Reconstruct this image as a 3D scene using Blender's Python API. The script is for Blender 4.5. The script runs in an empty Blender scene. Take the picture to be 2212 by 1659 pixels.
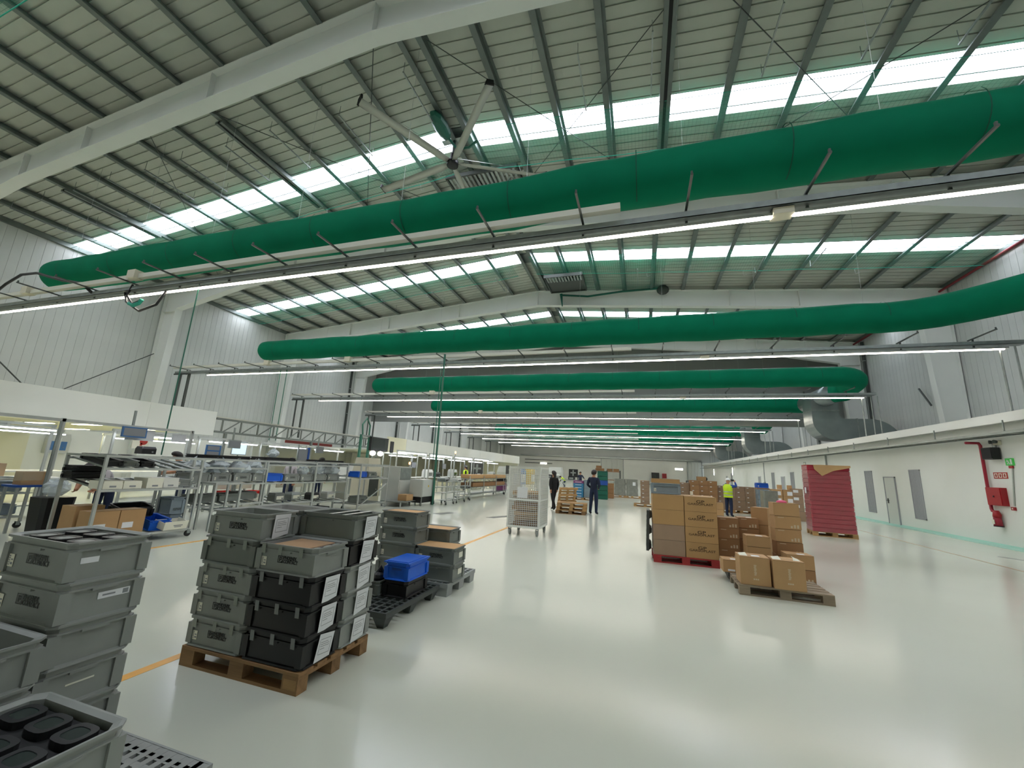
import bpy, bmesh, math, random
from mathutils import Vector, Matrix
random.seed(7)
S = bpy.context.scene
COL = S.collection
PI = math.pi

# ------------------------------------------------------------------ camera
cam_d = bpy.data.cameras.new('camera')
cam = bpy.data.objects.new('camera', cam_d)
COL.objects.link(cam)
cam_d.sensor_fit = 'HORIZONTAL'
cam_d.sensor_width = 36.0
cam_d.lens = 869.9 / 2212.0 * 36.0
cam_d.clip_start = 0.05
cam_d.clip_end = 400
R_ = Vector((0.953, 0.2985, 0.0478)).normalized()
F_ = Vector((-0.302, 0.9308, 0.2061)).normalized()
R_ = (R_ - F_ * R_.dot(F_)).normalized()
U_ = R_.cross(F_)
cam.matrix_world = Matrix(((R_.x, U_.x, -F_.x, 0), (R_.y, U_.y, -F_.y, 0), (R_.z, U_.z, -F_.z, 1.68), (0, 0, 0, 1)))
S.camera = cam

# ------------------------------------------------------------------ world and exposure
w = bpy.data.worlds.new('sky'); S.world = w
w.use_nodes = True
w.node_tree.nodes['Background'].inputs[0].default_value = (0.75, 0.85, 1.0, 1)
w.node_tree.nodes['Background'].inputs[1].default_value = 1.0
S.view_settings.view_transform = 'Standard'
S.view_settings.look = 'None'
S.view_settings.gamma = 1.0
S.view_settings.use_curve_mapping = False
S.view_settings.exposure = 0.72
LED_POWER = 17.5
SKYLIGHT_POWER = 8.0
S.cycles.use_denoising = True
S.cycles.max_bounces = 5
S.cycles.diffuse_bounces = 4
S.cycles.use_light_tree = False
S.cycles.glossy_bounces = 3
S.cycles.transparent_max_bounces = 8
S.cycles.sample_clamp_indirect = 4.0
S.cycles.caustics_reflective = False
S.cycles.caustics_refractive = False

# ------------------------------------------------------------------ materials
def lin(h):
    h = h.lstrip('#')
    o = []
    for i in (0, 2, 4):
        v = int(h[i:i+2], 16) / 255.0
        o.append(v / 12.92 if v <= 0.04045 else ((v + 0.055) / 1.055) ** 2.4)
    return (o[0], o[1], o[2], 1)

MATS = {}
def mat(name, col, rough=0.6, metal=0.0, vary=0.0, scale=6.0, bump=0.0, bscale=60.0, stretch=None, spec=0.5, coat=0.0, trans=0.0, emis=0.0, ecol=None, rnd=0.0):
    m = bpy.data.materials.new(name); m.use_nodes = True
    nt = m.node_tree; b = nt.nodes['Principled BSDF']
    c = lin(col) if isinstance(col, str) else col
    b.inputs['Base Color'].default_value = c
    b.inputs['Roughness'].default_value = rough
    b.inputs['Metallic'].default_value = metal
    b.inputs['Specular IOR Level'].default_value = spec
    b.inputs['Coat Weight'].default_value = coat
    b.inputs['Transmission Weight'].default_value = trans
    if emis:
        b.inputs['Emission Color'].default_value = lin(ecol) if ecol else c
        b.inputs['Emission Strength'].default_value = emis
    if vary or bump:
        tc = nt.nodes.new('ShaderNodeTexCoord')
        mp = nt.nodes.new('ShaderNodeMapping')
        if stretch: mp.inputs['Scale'].default_value = stretch
        nt.links.new(tc.outputs['Object'], mp.inputs['Vector'])
        if vary:
            n = nt.nodes.new('ShaderNodeTexNoise'); n.inputs['Scale'].default_value = scale
            n.inputs['Detail'].default_value = 5
            nt.links.new(mp.outputs[0], n.inputs['Vector'])
            r = nt.nodes.new('ShaderNodeMapRange')
            r.inputs['From Min'].default_value = 0.3; r.inputs['From Max'].default_value = 0.7
            r.inputs['To Min'].default_value = 1 - vary; r.inputs['To Max'].default_value = 1 + vary
            nt.links.new(n.outputs['Fac'], r.inputs['Value'])
            mx = nt.nodes.new('ShaderNodeMix'); mx.data_type = 'RGBA'; mx.blend_type = 'MULTIPLY'
            mx.inputs['Factor'].default_value = 1.0
            mx.inputs[6].default_value = c
            nt.links.new(r.outputs[0], mx.inputs[7])
            nt.links.new(mx.outputs[2], b.inputs['Base Color'])
        if bump:
            n2 = nt.nodes.new('ShaderNodeTexNoise'); n2.inputs['Scale'].default_value = bscale
            nt.links.new(mp.outputs[0], n2.inputs['Vector'])
            bp = nt.nodes.new('ShaderNodeBump'); bp.inputs['Strength'].default_value = bump
            bp.inputs['Distance'].default_value = 0.01
            nt.links.new(n2.outputs['Fac'], bp.inputs['Height'])
            nt.links.new(bp.outputs[0], b.inputs['Normal'])
    if rnd:
        oi = nt.nodes.new('ShaderNodeObjectInfo')
        r2 = nt.nodes.new('ShaderNodeMapRange'); r2.inputs['To Min'].default_value = 1-rnd; r2.inputs['To Max'].default_value = 1+rnd
        nt.links.new(oi.outputs['Random'], r2.inputs['Value'])
        m2 = nt.nodes.new('ShaderNodeMix'); m2.data_type = 'RGBA'; m2.blend_type = 'MULTIPLY'; m2.inputs['Factor'].default_value = 1.0
        src = b.inputs['Base Color'].links
        if src: nt.links.new(src[0].from_socket, m2.inputs[6])
        else: m2.inputs[6].default_value = c
        nt.links.new(r2.outputs[0], m2.inputs[7]); nt.links.new(m2.outputs[2], b.inputs['Base Color'])
    MATS[name] = m
    return m

def emit(name, col, strength):
    m = bpy.data.materials.new(name); m.use_nodes = True
    nt = m.node_tree; nt.nodes.clear()
    o = nt.nodes.new('ShaderNodeOutputMaterial'); e = nt.nodes.new('ShaderNodeEmission')
    e.inputs[0].default_value = lin(col); e.inputs[1].default_value = strength
    nt.links.new(e.outputs[0], o.inputs[0])
    MATS[name] = m
    return m

def sheer(name, col, alpha, rough=0.5, grid=None):
    """thin see-through sheet; grid=(pitch, wire) knots it into a net of wires"""
    m = bpy.data.materials.new(name); m.use_nodes = True
    nt = m.node_tree; b = nt.nodes['Principled BSDF']
    b.inputs['Base Color'].default_value = lin(col); b.inputs['Roughness'].default_value = rough
    b.inputs['Alpha'].default_value = alpha
    if grid:
        tc = nt.nodes.new('ShaderNodeTexCoord'); sp = nt.nodes.new('ShaderNodeSeparateXYZ')
        nt.links.new(tc.outputs['Object'], sp.inputs[0])
        res = []
        for k in (0, 1):
            a = nt.nodes.new('ShaderNodeMath'); a.operation = 'PINGPONG'; a.inputs[1].default_value = grid[0] / 2
            nt.links.new(sp.outputs[k], a.inputs[0])
            l = nt.nodes.new('ShaderNodeMath'); l.operation = 'LESS_THAN'; l.inputs[1].default_value = grid[1]
            nt.links.new(a.outputs[0], l.inputs[0]); res.append(l)
        mx = nt.nodes.new('ShaderNodeMath'); mx.operation = 'MAXIMUM'
        nt.links.new(res[0].outputs[0], mx.inputs[0]); nt.links.new(res[1].outputs[0], mx.inputs[1])
        mr = nt.nodes.new('ShaderNodeMapRange'); mr.inputs['To Min'].default_value = alpha; mr.inputs['To Max'].default_value = 0.42
        nt.links.new(mx.outputs[0], mr.inputs['Value']); nt.links.new(mr.outputs[0], b.inputs['Alpha'])
    MATS[name] = m
    return m

mat('floor', '#d0d4c5', 0.17, vary=0.03, scale=0.35, bump=0.02, bscale=1.5, spec=0.5)
mat('orange', '#f0b045', 0.3, vary=0.06, scale=5)
mat('aqua', '#a9dccb', 0.35)
mat('tape_dark', '#6d716c', 0.5)
mat('roof', '#b6baae', 0.55, vary=0.05, scale=1.2, rnd=0.03)
mat('wallpanel', '#c6cac5', 0.5, vary=0.04, scale=0.8, rnd=0.025)
mat('frame', '#e2e5df', 0.55, vary=0.03, scale=0.7)
mat('purlin', '#6d7571', 0.45, metal=0.35, vary=0.12, scale=2.0)
mat('galv', '#99a09d', 0.38, metal=0.75, vary=0.12, scale=5)
mat('alu', '#bfc3bf', 0.4, metal=0.6, vary=0.05, scale=8)
mat('darkmetal', '#4b504c', 0.5, metal=0.4)
mat('trunking', '#d3d3c5', 0.5)
mat('white', '#eceee6', 0.5, vary=0.02, scale=0.8)
mat('whitegloss', '#e6e8e2', 0.3)
mat('cream', '#eeebcd', 0.6, vary=0.03, scale=1)
mat('greywall', '#8b8f8c', 0.6, vary=0.03, scale=0.5)
mat('duct', '#027453', 0.85, spec=0.15, vary=0.07, scale=1.4, bump=0.05, bscale=3)
mat('ductseam', '#04503b', 0.8)
mat('red', '#a41822', 0.4, vary=0.05)
mat('redpipe', '#a01c33', 0.4)
mat('redpipedark', '#7a2028', 0.6)
mat('redbrown', '#7f2a26', 0.5)
mat('black', '#17181a', 0.45)
mat('blackmatte', '#0f1011', 0.7)
mat('rubber', '#222322', 0.7)
mat('crategrey', '#8b8f8a', 0.5, vary=0.05, scale=7, rnd=0.05)
mat('cratedark', '#717670', 0.5, vary=0.05, scale=7, rnd=0.05)
mat('crateblue', '#84929a', 0.5, vary=0.05, scale=7)
mat('crateblack', '#0b0c0e', 0.38, vary=0.1, scale=7)
mat('blue', '#0f5fd0', 0.38, vary=0.05, scale=6)
mat('bluedark', '#164b9e', 0.45)
mat('plasticgrey', '#989c99', 0.5, vary=0.05, scale=5)
mat('plasticblack', '#3f4442', 0.5, vary=0.08, scale=5)
mat('print', '#1b1d1c', 0.6)
mat('logofaint', '#4c4f4b', 0.6)
mat('sticker', '#e8e6d4', 0.55)
mat('paper', '#e4e6e8', 0.6, vary=0.02, scale=20)
mat('ink', '#8a8d90', 0.7)
mat('tape', '#8b9188', 0.25, vary=0.06, scale=30)
mat('tapedark', '#7a7d7c', 0.25, vary=0.06, scale=30)
mat('whitetape', '#d8d8d0', 0.4)
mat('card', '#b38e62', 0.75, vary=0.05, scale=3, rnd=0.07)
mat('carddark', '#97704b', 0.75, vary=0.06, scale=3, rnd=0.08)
mat('cardgold', '#b18c5c', 0.7, vary=0.05, scale=3, rnd=0.04)
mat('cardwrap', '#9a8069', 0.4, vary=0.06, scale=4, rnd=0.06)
mat('cardflat', '#c69e6e', 0.75, vary=0.05, scale=4)
mat('cardprint', '#4a351f', 0.8)
mat('cardwhiteprint', '#c8b79a', 0.8)
mat('cardtape', '#b49468', 0.3)
mat('wood', '#8c6b47', 0.75, vary=0.3, scale=5, bump=0.2, bscale=30, stretch=(0.25, 3, 3), rnd=0.16)
mat('woodlight', '#b18b5b', 0.75, vary=0.3, scale=5, bump=0.2, bscale=30, stretch=(0.25, 3, 3), rnd=0.16)
mat('woodgrey', '#8c7d68', 0.8, vary=0.3, scale=5, bump=0.25, bscale=30, stretch=(0.25, 3, 3), rnd=0.16)
mat('woodred', '#9c2b2b', 0.65, vary=0.1, scale=5)
mat('redwrap', '#a51f35', 0.22, vary=0.16, scale=3, bump=0.5, bscale=7, stretch=(1, 1, 5), coat=0.4)
sheer('wrapclear', '#d9cfcf', 0.10, 0.15)
sheer('plastic_bag', '#d8e2e6', 0.6, 0.25)
sheer('glass_panel', '#cfe0d8', 0.10, 0.05)
mat('wrapgrey', '#83857c', 0.25, vary=0.12, scale=5, bump=0.5, bscale=9, coat=0.4)
sheer('net', '#2aa58a', 0.12, 0.8, grid=(0.12, 0.006))
mat('netrope', '#2fa088', 0.8)
mat('fanblade', '#b9bbb0', 0.45)
mat('skin', '#b98463', 0.6)
mat('hair', '#1f1713', 0.6)
mat('navy', '#182138', 0.8, vary=0.08, scale=9)
mat('navytrouser', '#1b2846', 0.8, vary=0.08, scale=9)
mat('clothblack', '#141416', 0.85)
mat('hivis', '#c8e81e', 0.6, emis=0.0)
mat('reflective', '#b9c0b4', 0.3, metal=0.3)
mat('royal', '#1d4490', 0.75)
mat('shirtgrey', '#b9b3b6', 0.8)
mat('shirtwhite', '#d7d8da', 0.8)
mat('helmet', '#e8e8e4', 0.35)
mat('shoe', '#1a1a1a', 0.6)
mat('greenplastic', '#0f5c4a', 0.45)
mat('greenpole', '#2f6b58', 0.5)
mat('purplebox', '#7c3a6d', 0.6)
mat('tealbox', '#2f7ba6', 0.6)
mat('machine', '#bfc2bc', 0.45)
mat('machinebeige', '#cfcab4', 0.5)
mat('screen', '#26302e', 0.2)
mat('signblue', '#3e6fa5', 0.5)
mat('amber', '#ffb070', 0.4, emis=3.0, ecol='#ffb070')
mat('yellow', '#d6b22a', 0.6)
mat('pink', '#f06a92', 0.6)
mat('redbright', '#e3241c', 0.45)
mat('steelgrey', '#7a807b', 0.5, metal=0.2)
mat('grille', '#a5a8ac', 0.45, metal=0.3)
mat('door', '#cfd3cb', 0.45)
mat('steelduct', '#8b9594', 0.35, metal=0.7, vary=0.08, scale=1.5)
mat('concrete', '#b9bbb5', 0.8)
mat('signgreen', '#3fae4a', 0.4, emis=0.12, ecol='#3fae4a')
mat('signred', '#b2352c', 0.5)
mat('potblack', '#151517', 0.5)
emit('led', '#fff3e2', LED_POWER)
emit('skylight', '#eef2ff', SKYLIGHT_POWER)
emit('panel_light', '#fff3c8', 14.0)
emit('tube_light', '#f4f7ff', 8.0)
emit('bulb', '#fff8e8', 6.0)
emit('screen_lit', '#bcd8ee', 1.0)
def M(n): return MATS[n]

# ------------------------------------------------------------------ mesh builder
class MB:
    def __init__(s): s.v = []; s.f = []
    def box(s, x0, x1, y0, y1, z0, z1):
        b = len(s.v)
        s.v += [(x0,y0,z0),(x1,y0,z0),(x1,y1,z0),(x0,y1,z0),(x0,y0,z1),(x1,y0,z1),(x1,y1,z1),(x0,y1,z1)]
        s.f += [tuple(b+i for i in q) for q in ((0,3,2,1),(4,5,6,7),(0,1,5,4),(1,2,6,5),(2,3,7,6),(3,0,4,7))]
        return s
    def cbox(s, c, d):
        return s.box(c[0]-d[0]/2, c[0]+d[0]/2, c[1]-d[1]/2, c[1]+d[1]/2, c[2]-d[2]/2, c[2]+d[2]/2)
    def loft(s, rings, cap=True, close=True):
        b0 = len(s.v); n = len(rings[0])
        for r in rings: s.v += [tuple(p) for p in r]
        for k in range(len(rings)-1):
            a = b0 + k*n; c = a + n
            for i in range(n if close else n-1):
                j = (i+1) % n
                s.f.append((a+i, a+j, c+j, c+i))
        if cap:
            s.f.append(tuple(b0+i for i in reversed(range(n))))
            e = b0 + (len(rings)-1)*n
            s.f.append(tuple(e+i for i in range(n)))
        return s
    def tube(s, pts, r, n=8, cap=True):
        pts = [Vector(p) for p in pts]
        rings = []; prev = None
        rr = r if isinstance(r, (list, tuple)) else [r]*len(pts)
        for i, p in enumerate(pts):
            if i == 0: t = pts[1]-p
            elif i == len(pts)-1: t = p-pts[-2]
            else: t = (pts[i+1]-p).normalized() + (p-pts[i-1]).normalized()
            t.normalize()
            if prev is None:
                up = Vector((0,0,1)) if abs(t.z) < 0.9 else Vector((1,0,0))
                a = t.cross(up).normalized()
            else:
                a = (prev - t*prev.dot(t))
                a = a.normalized() if a.length > 1e-6 else t.orthogonal().normalized()
            prev = a; c = t.cross(a)
            rings.append([p + (a*math.cos(2*PI*k/n) + c*math.sin(2*PI*k/n))*rr[i] for k in range(n)])
        return s.loft(rings, cap)
    def bar(s, p, q, w, h=None):
        """rectangular bar from p to q"""
        p = Vector(p); q = Vector(q); h = h or w
        t = (q-p).normalized(); up = Vector((0,0,1)) if abs(t.z) < 0.95 else Vector((0,1,0))
        a = t.cross(up).normalized()*w/2; c = a.normalized().cross(t).normalized()*h/2
        rings = [[e-a-c, e+a-c, e+a+c, e-a+c] for e in (p, q)]
        return s.loft(rings)
    def prism(s, poly, axis, a, b):
        """extrude 2D poly along axis ('x','y','z') from a to b; poly coords are the other two axes in order"""
        def pt(u, v, t):
            return {'x': (t,u,v), 'y': (u,t,v), 'z': (u,v,t)}[axis]
        return s.loft([[pt(u,v,a) for u,v in poly], [pt(u,v,b) for u,v in poly]])
    def sphere(s, c, r, nu=10, nv=6, sc=(1,1,1)):
        rings = []
        for k in range(nv+1):
            th = PI*(0.02 + 0.96*k/nv)
            rings.append([(c[0]+r*sc[0]*math.sin(th)*math.cos(2*PI*i/nu), c[1]+r*sc[1]*math.sin(th)*math.sin(2*PI*i/nu), c[2]-r*sc[2]*math.cos(th)) for i in range(nu)])
        return s.loft(rings)
    def mesh(s, name, m, smooth=False):
        me = bpy.data.meshes.new(name)
        me.from_pydata([tuple(p) for p in s.v], [], s.f)
        bm = bmesh.new(); bm.from_mesh(me); bmesh.ops.recalc_face_normals(bm, faces=bm.faces); bm.to_mesh(me); bm.free()
        if smooth:
            for p in me.polygons: p.use_smooth = True
        me.materials.append(M(m) if isinstance(m, str) else m)
        return me

def put(name, me, parent=None, loc=None, rot=None, scale=None):
    o = bpy.data.objects.new(name, me)
    COL.objects.link(o)
    if parent: o.parent = parent
    if loc: o.location = loc
    if rot: o.rotation_euler = rot
    if scale: o.scale = scale
    return o
def obj(name, mb, m, parent=None, loc=None, rot=None, smooth=False):
    return put(name, mb.mesh(name, m, smooth), parent, loc, rot)
def tag(o, label, cat=None, group=None, kind=None):
    o['label'] = label
    if cat: o['category'] = cat
    if group: o['group'] = group
    if kind: o['kind'] = kind
    return o
def thing(name, label, cat, loc=(0,0,0), rz=0.0, group=None, kind=None):
    o = bpy.data.objects.new(name, None); COL.objects.link(o)
    o.location = loc; o.rotation_euler = (0,0,rz); o.empty_display_size = 0.1
    return tag(o, label, cat, group, kind)
def struct(name, mb=None, m=None, parent=None, label=None, smooth=False):
    o = obj(name, mb, m, parent, smooth=smooth) if mb else put(name, None, parent)
    if not parent: o['kind'] = 'structure'
    if label: o['label'] = label
    return o
def dup(o, loc=None, rz=None, label=None, parent=None):
    c = o.copy(); COL.objects.link(c); c.parent = parent
    if loc is not None: c.location = loc
    if rz is not None: c.rotation_euler = (0,0,rz)
    if label: c['label'] = label
    for ch in list(o.children): dup(ch, parent=c)
    return c
_TX = {}
def text_mesh(txt, size, m, depth=0.0008, align='CENTER', xs=1.0, bold=0.0):
    key = (txt, size, m, align, xs, bold)
    if key in _TX: return _TX[key]
    cu = bpy.data.curves.new('lettering', 'FONT'); cu.body = txt; cu.size = size
    cu.align_x = align; cu.align_y = 'CENTER'; cu.extrude = depth; cu.resolution_u = 3; cu.offset = bold; cu.space_line = 0.82
    o = bpy.data.objects.new('tmp', cu); COL.objects.link(o)
    bpy.context.view_layer.update()
    me = bpy.data.meshes.new_from_object(o.evaluated_get(bpy.context.evaluated_depsgraph_get()))
    bpy.data.objects.remove(o)
    for v in me.vertices: v.co = Vector((v.co.x*xs, -v.co.z, v.co.y))   # stands upright, reads from -Y
    me.materials.clear(); me.materials.append(M(m)); me.name = 'lettering'
    _TX[key] = me
    return me
# ================================================================== the building
RX, LXW, RXW = -6.7, -29.0, 15.6          # ridge, left wall, right wall
SL = 0.0866                               # roof slope
Y0, Y1 = -9.0, 86.0
def rtop(x): return 14.0 - SL*abs(x-RX)   # top of the rafters
FY = [-2.2, 7.1, 16.4, 25.7, 35.0, 44.3, 53.6, 62.9, 72.2, 81.5]

struct('floor', MB().box(LXW, RXW, Y0, Y1, -0.2, 0.0), 'floor', label='glossy off-white epoxy floor')
fl = bpy.data.objects['floor']
def line(x0, x1, y0, y1, m='orange', nm='floor_marking', label=None):
    o = obj(nm, MB().box(x0, x1, y0, y1, 0.0, 0.0015), m, fl)
    if label: o['label'] = label
line(-3.79, -3.70, -2, 11.9, label='orange painted line'); line(-8.35, -8.26, 2.0, 6.6, label='orange painted line')
line(-4.2, -4.15, 15.0, 60, 'tape'); line(8.0, 8.06, 11, 60, 'cardtape')
for pts in (((-7.05,13.40),(-6.85,14.25),(-6.5,14.25),(-6.72,13.30)), ((-5.15,13.7),(-4.75,14.6),(-4.42,14.6),(-4.85,13.6)), ((9.1,14.95),(9.42,14.5),(9.48,14.6),(9.15,15.05))):
    obj('floor_marking', MB().prism(pts, 'z', 0.0, 0.0015), 'tape_dark', fl)
struct('baseboard_right', MB().prism([(10.7,0.0),(11.15,0.0),(11.15,0.06),(11.08,0.012),(10.7,0.004)], 'y', Y0, 84), 'aqua', label='pale aqua coved skirting along the floor')

# --- roof: ceiling > roof_panel / purlin / skylight_pane
ceil = struct('ceiling', None)
ceil['label'] = 'pitched roof of pale ribbed panels on steel purlins'
SKY = [(2.1,3.15),(11.55,12.55),(20.9,21.95),(29.9,30.95)] + [(29.9+9.3*k, 30.95+9.3*k) for k in range(1,6)]
def insky(y): return any(a-0.02 < y < b+0.02 for a, b in SKY)
RT = 0.24
def strip(side, y0, y1, step=0.36):
    """ribbed strip of roof lining on one slope"""
    b = MB()
    xe = LXW if side < 0 else RXW
    for (a, c, dz) in ((y0, y1-0.05, 0.0), (y1-0.05, y1, 0.04)):
        ring = []
        for x in (RX, xe):
            z = rtop(x) + RT + dz
            ring.append([(x,a,z),(x,c,z),(x,c,z+0.1-dz),(x,a,z+0.1-dz)])
        b.loft(ring)
    return b
pan = {}
for side in (-1, 1):
    pan[side] = strip(side, 0, 0.36).mesh('roof_panel', 'roof')
far = MB()
y = Y0
n = 0
while y < Y1 - 0.1:
    hit = [(a,b) for a,b in SKY if a - 0.36 < y < a + 0.001]
    if hit:
        a, b = hit[0]
        for side in (-1, 1):                     # close the gap up to the skylight
            if a - y > 0.02:
                obj('roof_panel', strip(side, y, a), 'roof', ceil)
        y = b
        continue
    near = 3.5 < y < 37
    for side in (-1, 1):
        if near: put('roof_panel', pan[side], ceil, (0, y, 0))
        else:
            t = strip(side, y, y+0.36); k = len(far.v); far.v += t.v; far.f += [tuple(i+k for i in q) for q in t.f]
    y += 0.36
tag(obj('roof_lining', far, 'roof', ceil), 'ribbed roof panels too far away to tell apart', kind='stuff')
PX = [RX-0.05-1.86*k for k in range(12)] + [-5.95,-4.25,-2.5,-0.8,0.92,2.75,4.6,6.45,8.3,10.15,12.0,13.85]
for x in PX:
    z = rtop(x); b = MB(); d = 1 if x > RX else -1; fw = 0.17
    b.box(x-0.012, x+0.012, Y0, Y1, z+0.014, z+RT-0.012)
    xa, xb = (x-fw, x+0.012) if d > 0 else (x-0.012, x+fw)
    b.box(xa, xb, Y0, Y1, z, z+0.014)
    xa, xb = (x-0.012, x+0.10) if d > 0 else (x-0.10, x+0.012)
    b.box(xa, xb, Y0, Y1, z+RT-0.012, z+RT)
    xa = x-fw if d > 0 else x+fw-0.012
    b.box(xa, xa+0.012, Y0, Y1, z+0.014, z+0.05)
    obj('purlin', b, 'purlin', ceil)
# eaves members, red sprinkler main on the right
obj('purlin', MB().box(LXW+0.02, LXW+0.2, Y0, Y1, rtop(LXW), rtop(LXW)+RT), 'purlin', ceil)
obj('purlin', MB().box(RXW-0.2, RXW-0.02, Y0, Y1, rtop(RXW), rtop(RXW)+RT), 'purlin', ceil)
tag(obj('sprinkler_pipe', MB().tube([(RXW-0.32, Y0+0.2, 11.98), (RXW-0.32, 60, 11.98)], 0.06, 8), 'redpipedark', smooth=True), 'long red sprinkler main under the eaves above the wall panels', 'pipe')
for a, b in SKY:
    for side in (-1, 1):
        xs = [RX] + [x for x in sorted(PX, key=lambda q: abs(q-RX)) if (x-RX)*side > 0] + [LXW if side < 0 else RXW]
        if a > 60: continue
        for i in range(1, len(xs)-1):
            x0, x1 = xs[i], xs[i+1]
            m = MB()
            r = [[(x, yy, rtop(x)+RT+dz) for yy, dz in ((a,0.05),(b,0.05),(b,0.07),(a,0.07))] for x in (x0, x1)]
            m.loft(r); obj('skylight_pane', m, 'skylight', ceil)
        m = MB()                                   # ridge piece and mullion
        for yy in (a+0.72*(b-a),):
            m.bar((xs[1], yy, rtop(xs[1])+RT+0.02), (xs[-1], yy, rtop(xs[-1])+RT+0.02), 0.03, 0.03)
        m.box(min(RX, xs[1]), max(RX, xs[1]), a, b, rtop(RX)+RT-0.02, rtop(RX)+RT+0.05)
        obj('skylight_bar', m, 'purlin', ceil)
# black cable slots under three purlins
for x, ya, yb in ((0.92, 7.4, 15.8), (-14.19, 8.3, 13.2), (-23.49, 8.6, 12.3)):
    z = rtop(x)
    m = MB(); m.box(x-0.17, x-0.05, ya, yb, z-0.10, z); m.box(x+0.05, x+0.17, ya, yb, z-0.10, z)
    o = obj('cable_slot', m, 'purlin', ceil)
    obj('slot_backing', MB().box(x-0.05, x+0.05, ya, yb, z-0.07, z-0.01), 'blackmatte', o)
# ridge smoke vent with slats
vent = thing('roof_vent', 'dark slatted roof vent behind the big fan near the ridge', 'vent', (-6.2, 13.4, 13.75))
obj('frame', MB().box(-1.6,1.6,-0.02,0.06,-0.05,0.12).box(-1.6,1.6,1.5,1.58,-0.05,0.12).box(-1.6,-1.52,0,1.5,-0.05,0.12).box(1.52,1.6,0,1.5,-0.05,0.12), 'darkmetal', vent)
for k in range(16): obj('slat', MB().box(-1.5+k*0.19, -1.40+k*0.19, 0.05, 1.5, 0.0, 0.03), 'galv', vent)
vent2 = thing('roof_vent', 'dark slatted roof vent with green netting at the second ridge bay', 'vent', (-4.4, 22.6, 13.75))
obj('frame', MB().box(-1.2,1.2,-0.02,0.06,-0.35,-0.15).box(-1.2,1.2,2.2,2.28,-0.35,-0.15).box(-1.2,-1.12,0,2.2,-0.35,-0.15).box(1.12,1.2,0,2.2,-0.35,-0.15), 'darkmetal', vent2)
for k in range(12): obj('slat', MB().box(-1.1+k*0.19, -1.0+k*0.19, 0.05, 0.8, -0.3, -0.27), 'galv', vent2)
obj('backing', MB().box(-1.12,1.12,0.8,2.2,-0.28,-0.25), 'darkmetal', vent2)

# --- portal frames
DP = 1.05
def frame_polys():
    ri = rtop(RX) - DP
    def half(s):
        xw = LXW+0.12 if s < 0 else RXW-0.12
        outer = [(xw, 0.0), (xw, rtop(xw)), (RX, rtop(RX))]
        xh = xw - s*6.5
        inner = [(RX, ri), (xh, rtop(xh)-DP), (xw - s*1.25, rtop(xw)-1.55), (xw - s*0.75, 0.0)]
        return outer, inner
    return half(-1), half(1)
(LO, LI), (RO, RI_) = frame_polys()
def beltmesh(pts, hw, t):
    """flange following a polyline in XZ"""
    m = MB()
    for (xa, za), (xb, zb) in zip(pts[:-1], pts[1:]):
        dx, dz = xb-xa, zb-za; L = math.hypot(dx, dz); nx, nz = -dz/L*t/2, dx/L*t/2
        m.loft([[(xa-nx, -hw, za-nz), (xa+nx, -hw, za+nz), (xa+nx, hw, za+nz), (xa-nx, hw, za-nz)],
                [(xb-nx, -hw, zb-nz), (xb+nx, -hw, zb+nz), (xb+nx, hw, zb+nz), (xb-nx, hw, zb-nz)]])
    return m
def webmesh(outer, inner):
    m = MB()
    # quads between outer and inner boundaries: column + rafter pieces
    (ow, _), (ok, okz), (orx, orz) = outer
    (ir, irz), (ih, ihz), (ik, ikz), (ib, _) = inner
    for q in ([(ow,0.0),(ib,0.0),(ik,ikz),(ow,ikz)], [(ow,ikz),(ik,ikz),(ik,rtop(ik)),(ok,okz)], [(ik,ikz),(ih,ihz),(ih,rtop(ih)),(ik,rtop(ik))], [(ih,ihz),(ir,irz),(orx,orz),(ih,rtop(ih))]):
        m.loft([[(x,-0.012,z) for x,z in q], [(x,0.012,z) for x,z in q]])
    return m
webs = [webmesh(LO, LI).mesh('web','frame'), webmesh(RO, RI_).mesh('web','frame')]
inf = [beltmesh(LI, 0.2, 0.03).mesh('inner_flange','frame'), beltmesh(RI_, 0.2, 0.03).mesh('inner_flange','frame')]
ouf = [beltmesh(LO, 0.2, 0.03).mesh('outer_flange','frame'), beltmesh(RO, 0.2, 0.03).mesh('outer_flange','frame')]
st = MB()
for x in [RX] + [RX + s*d for s in (-1,1) for d in (6.0, 12.0, 15.6)]:
    st.box(x-0.012, x+0.012, -0.17, -0.012, rtop(x)-DP+0.02, rtop(x)-0.02)
for s, xw in ((-1, LXW+0.12), (1, RXW-0.12)):
    st.box(min(xw, xw-s*1.25), max(xw, xw-s*1.25), -0.17, -0.012, 10.36, 10.385)
stm = st.mesh('stiffener', 'frame')
for i, y in enumerate(FY):
    f = thing('portal_frame', ['white steel portal frame behind the viewpoint', 'nearest white steel roof frame sweeping across the upper picture', 'second white steel portal frame, just beyond the near green duct', 'third white steel portal frame, above the second green duct',
        'fourth white steel portal frame, in front of the grey partition'][i] if i < 5 else 'white steel portal frame beyond the grey upper partition', None, (0,y,0), kind='structure', group='portal frames beyond the partition' if i >= 5 else None)
    for k in (0,1):
        put('web', webs[k], f); put('inner_flange', inf[k], f); put('outer_flange', ouf[k], f)
    put('stiffener', stm, f)

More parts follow.
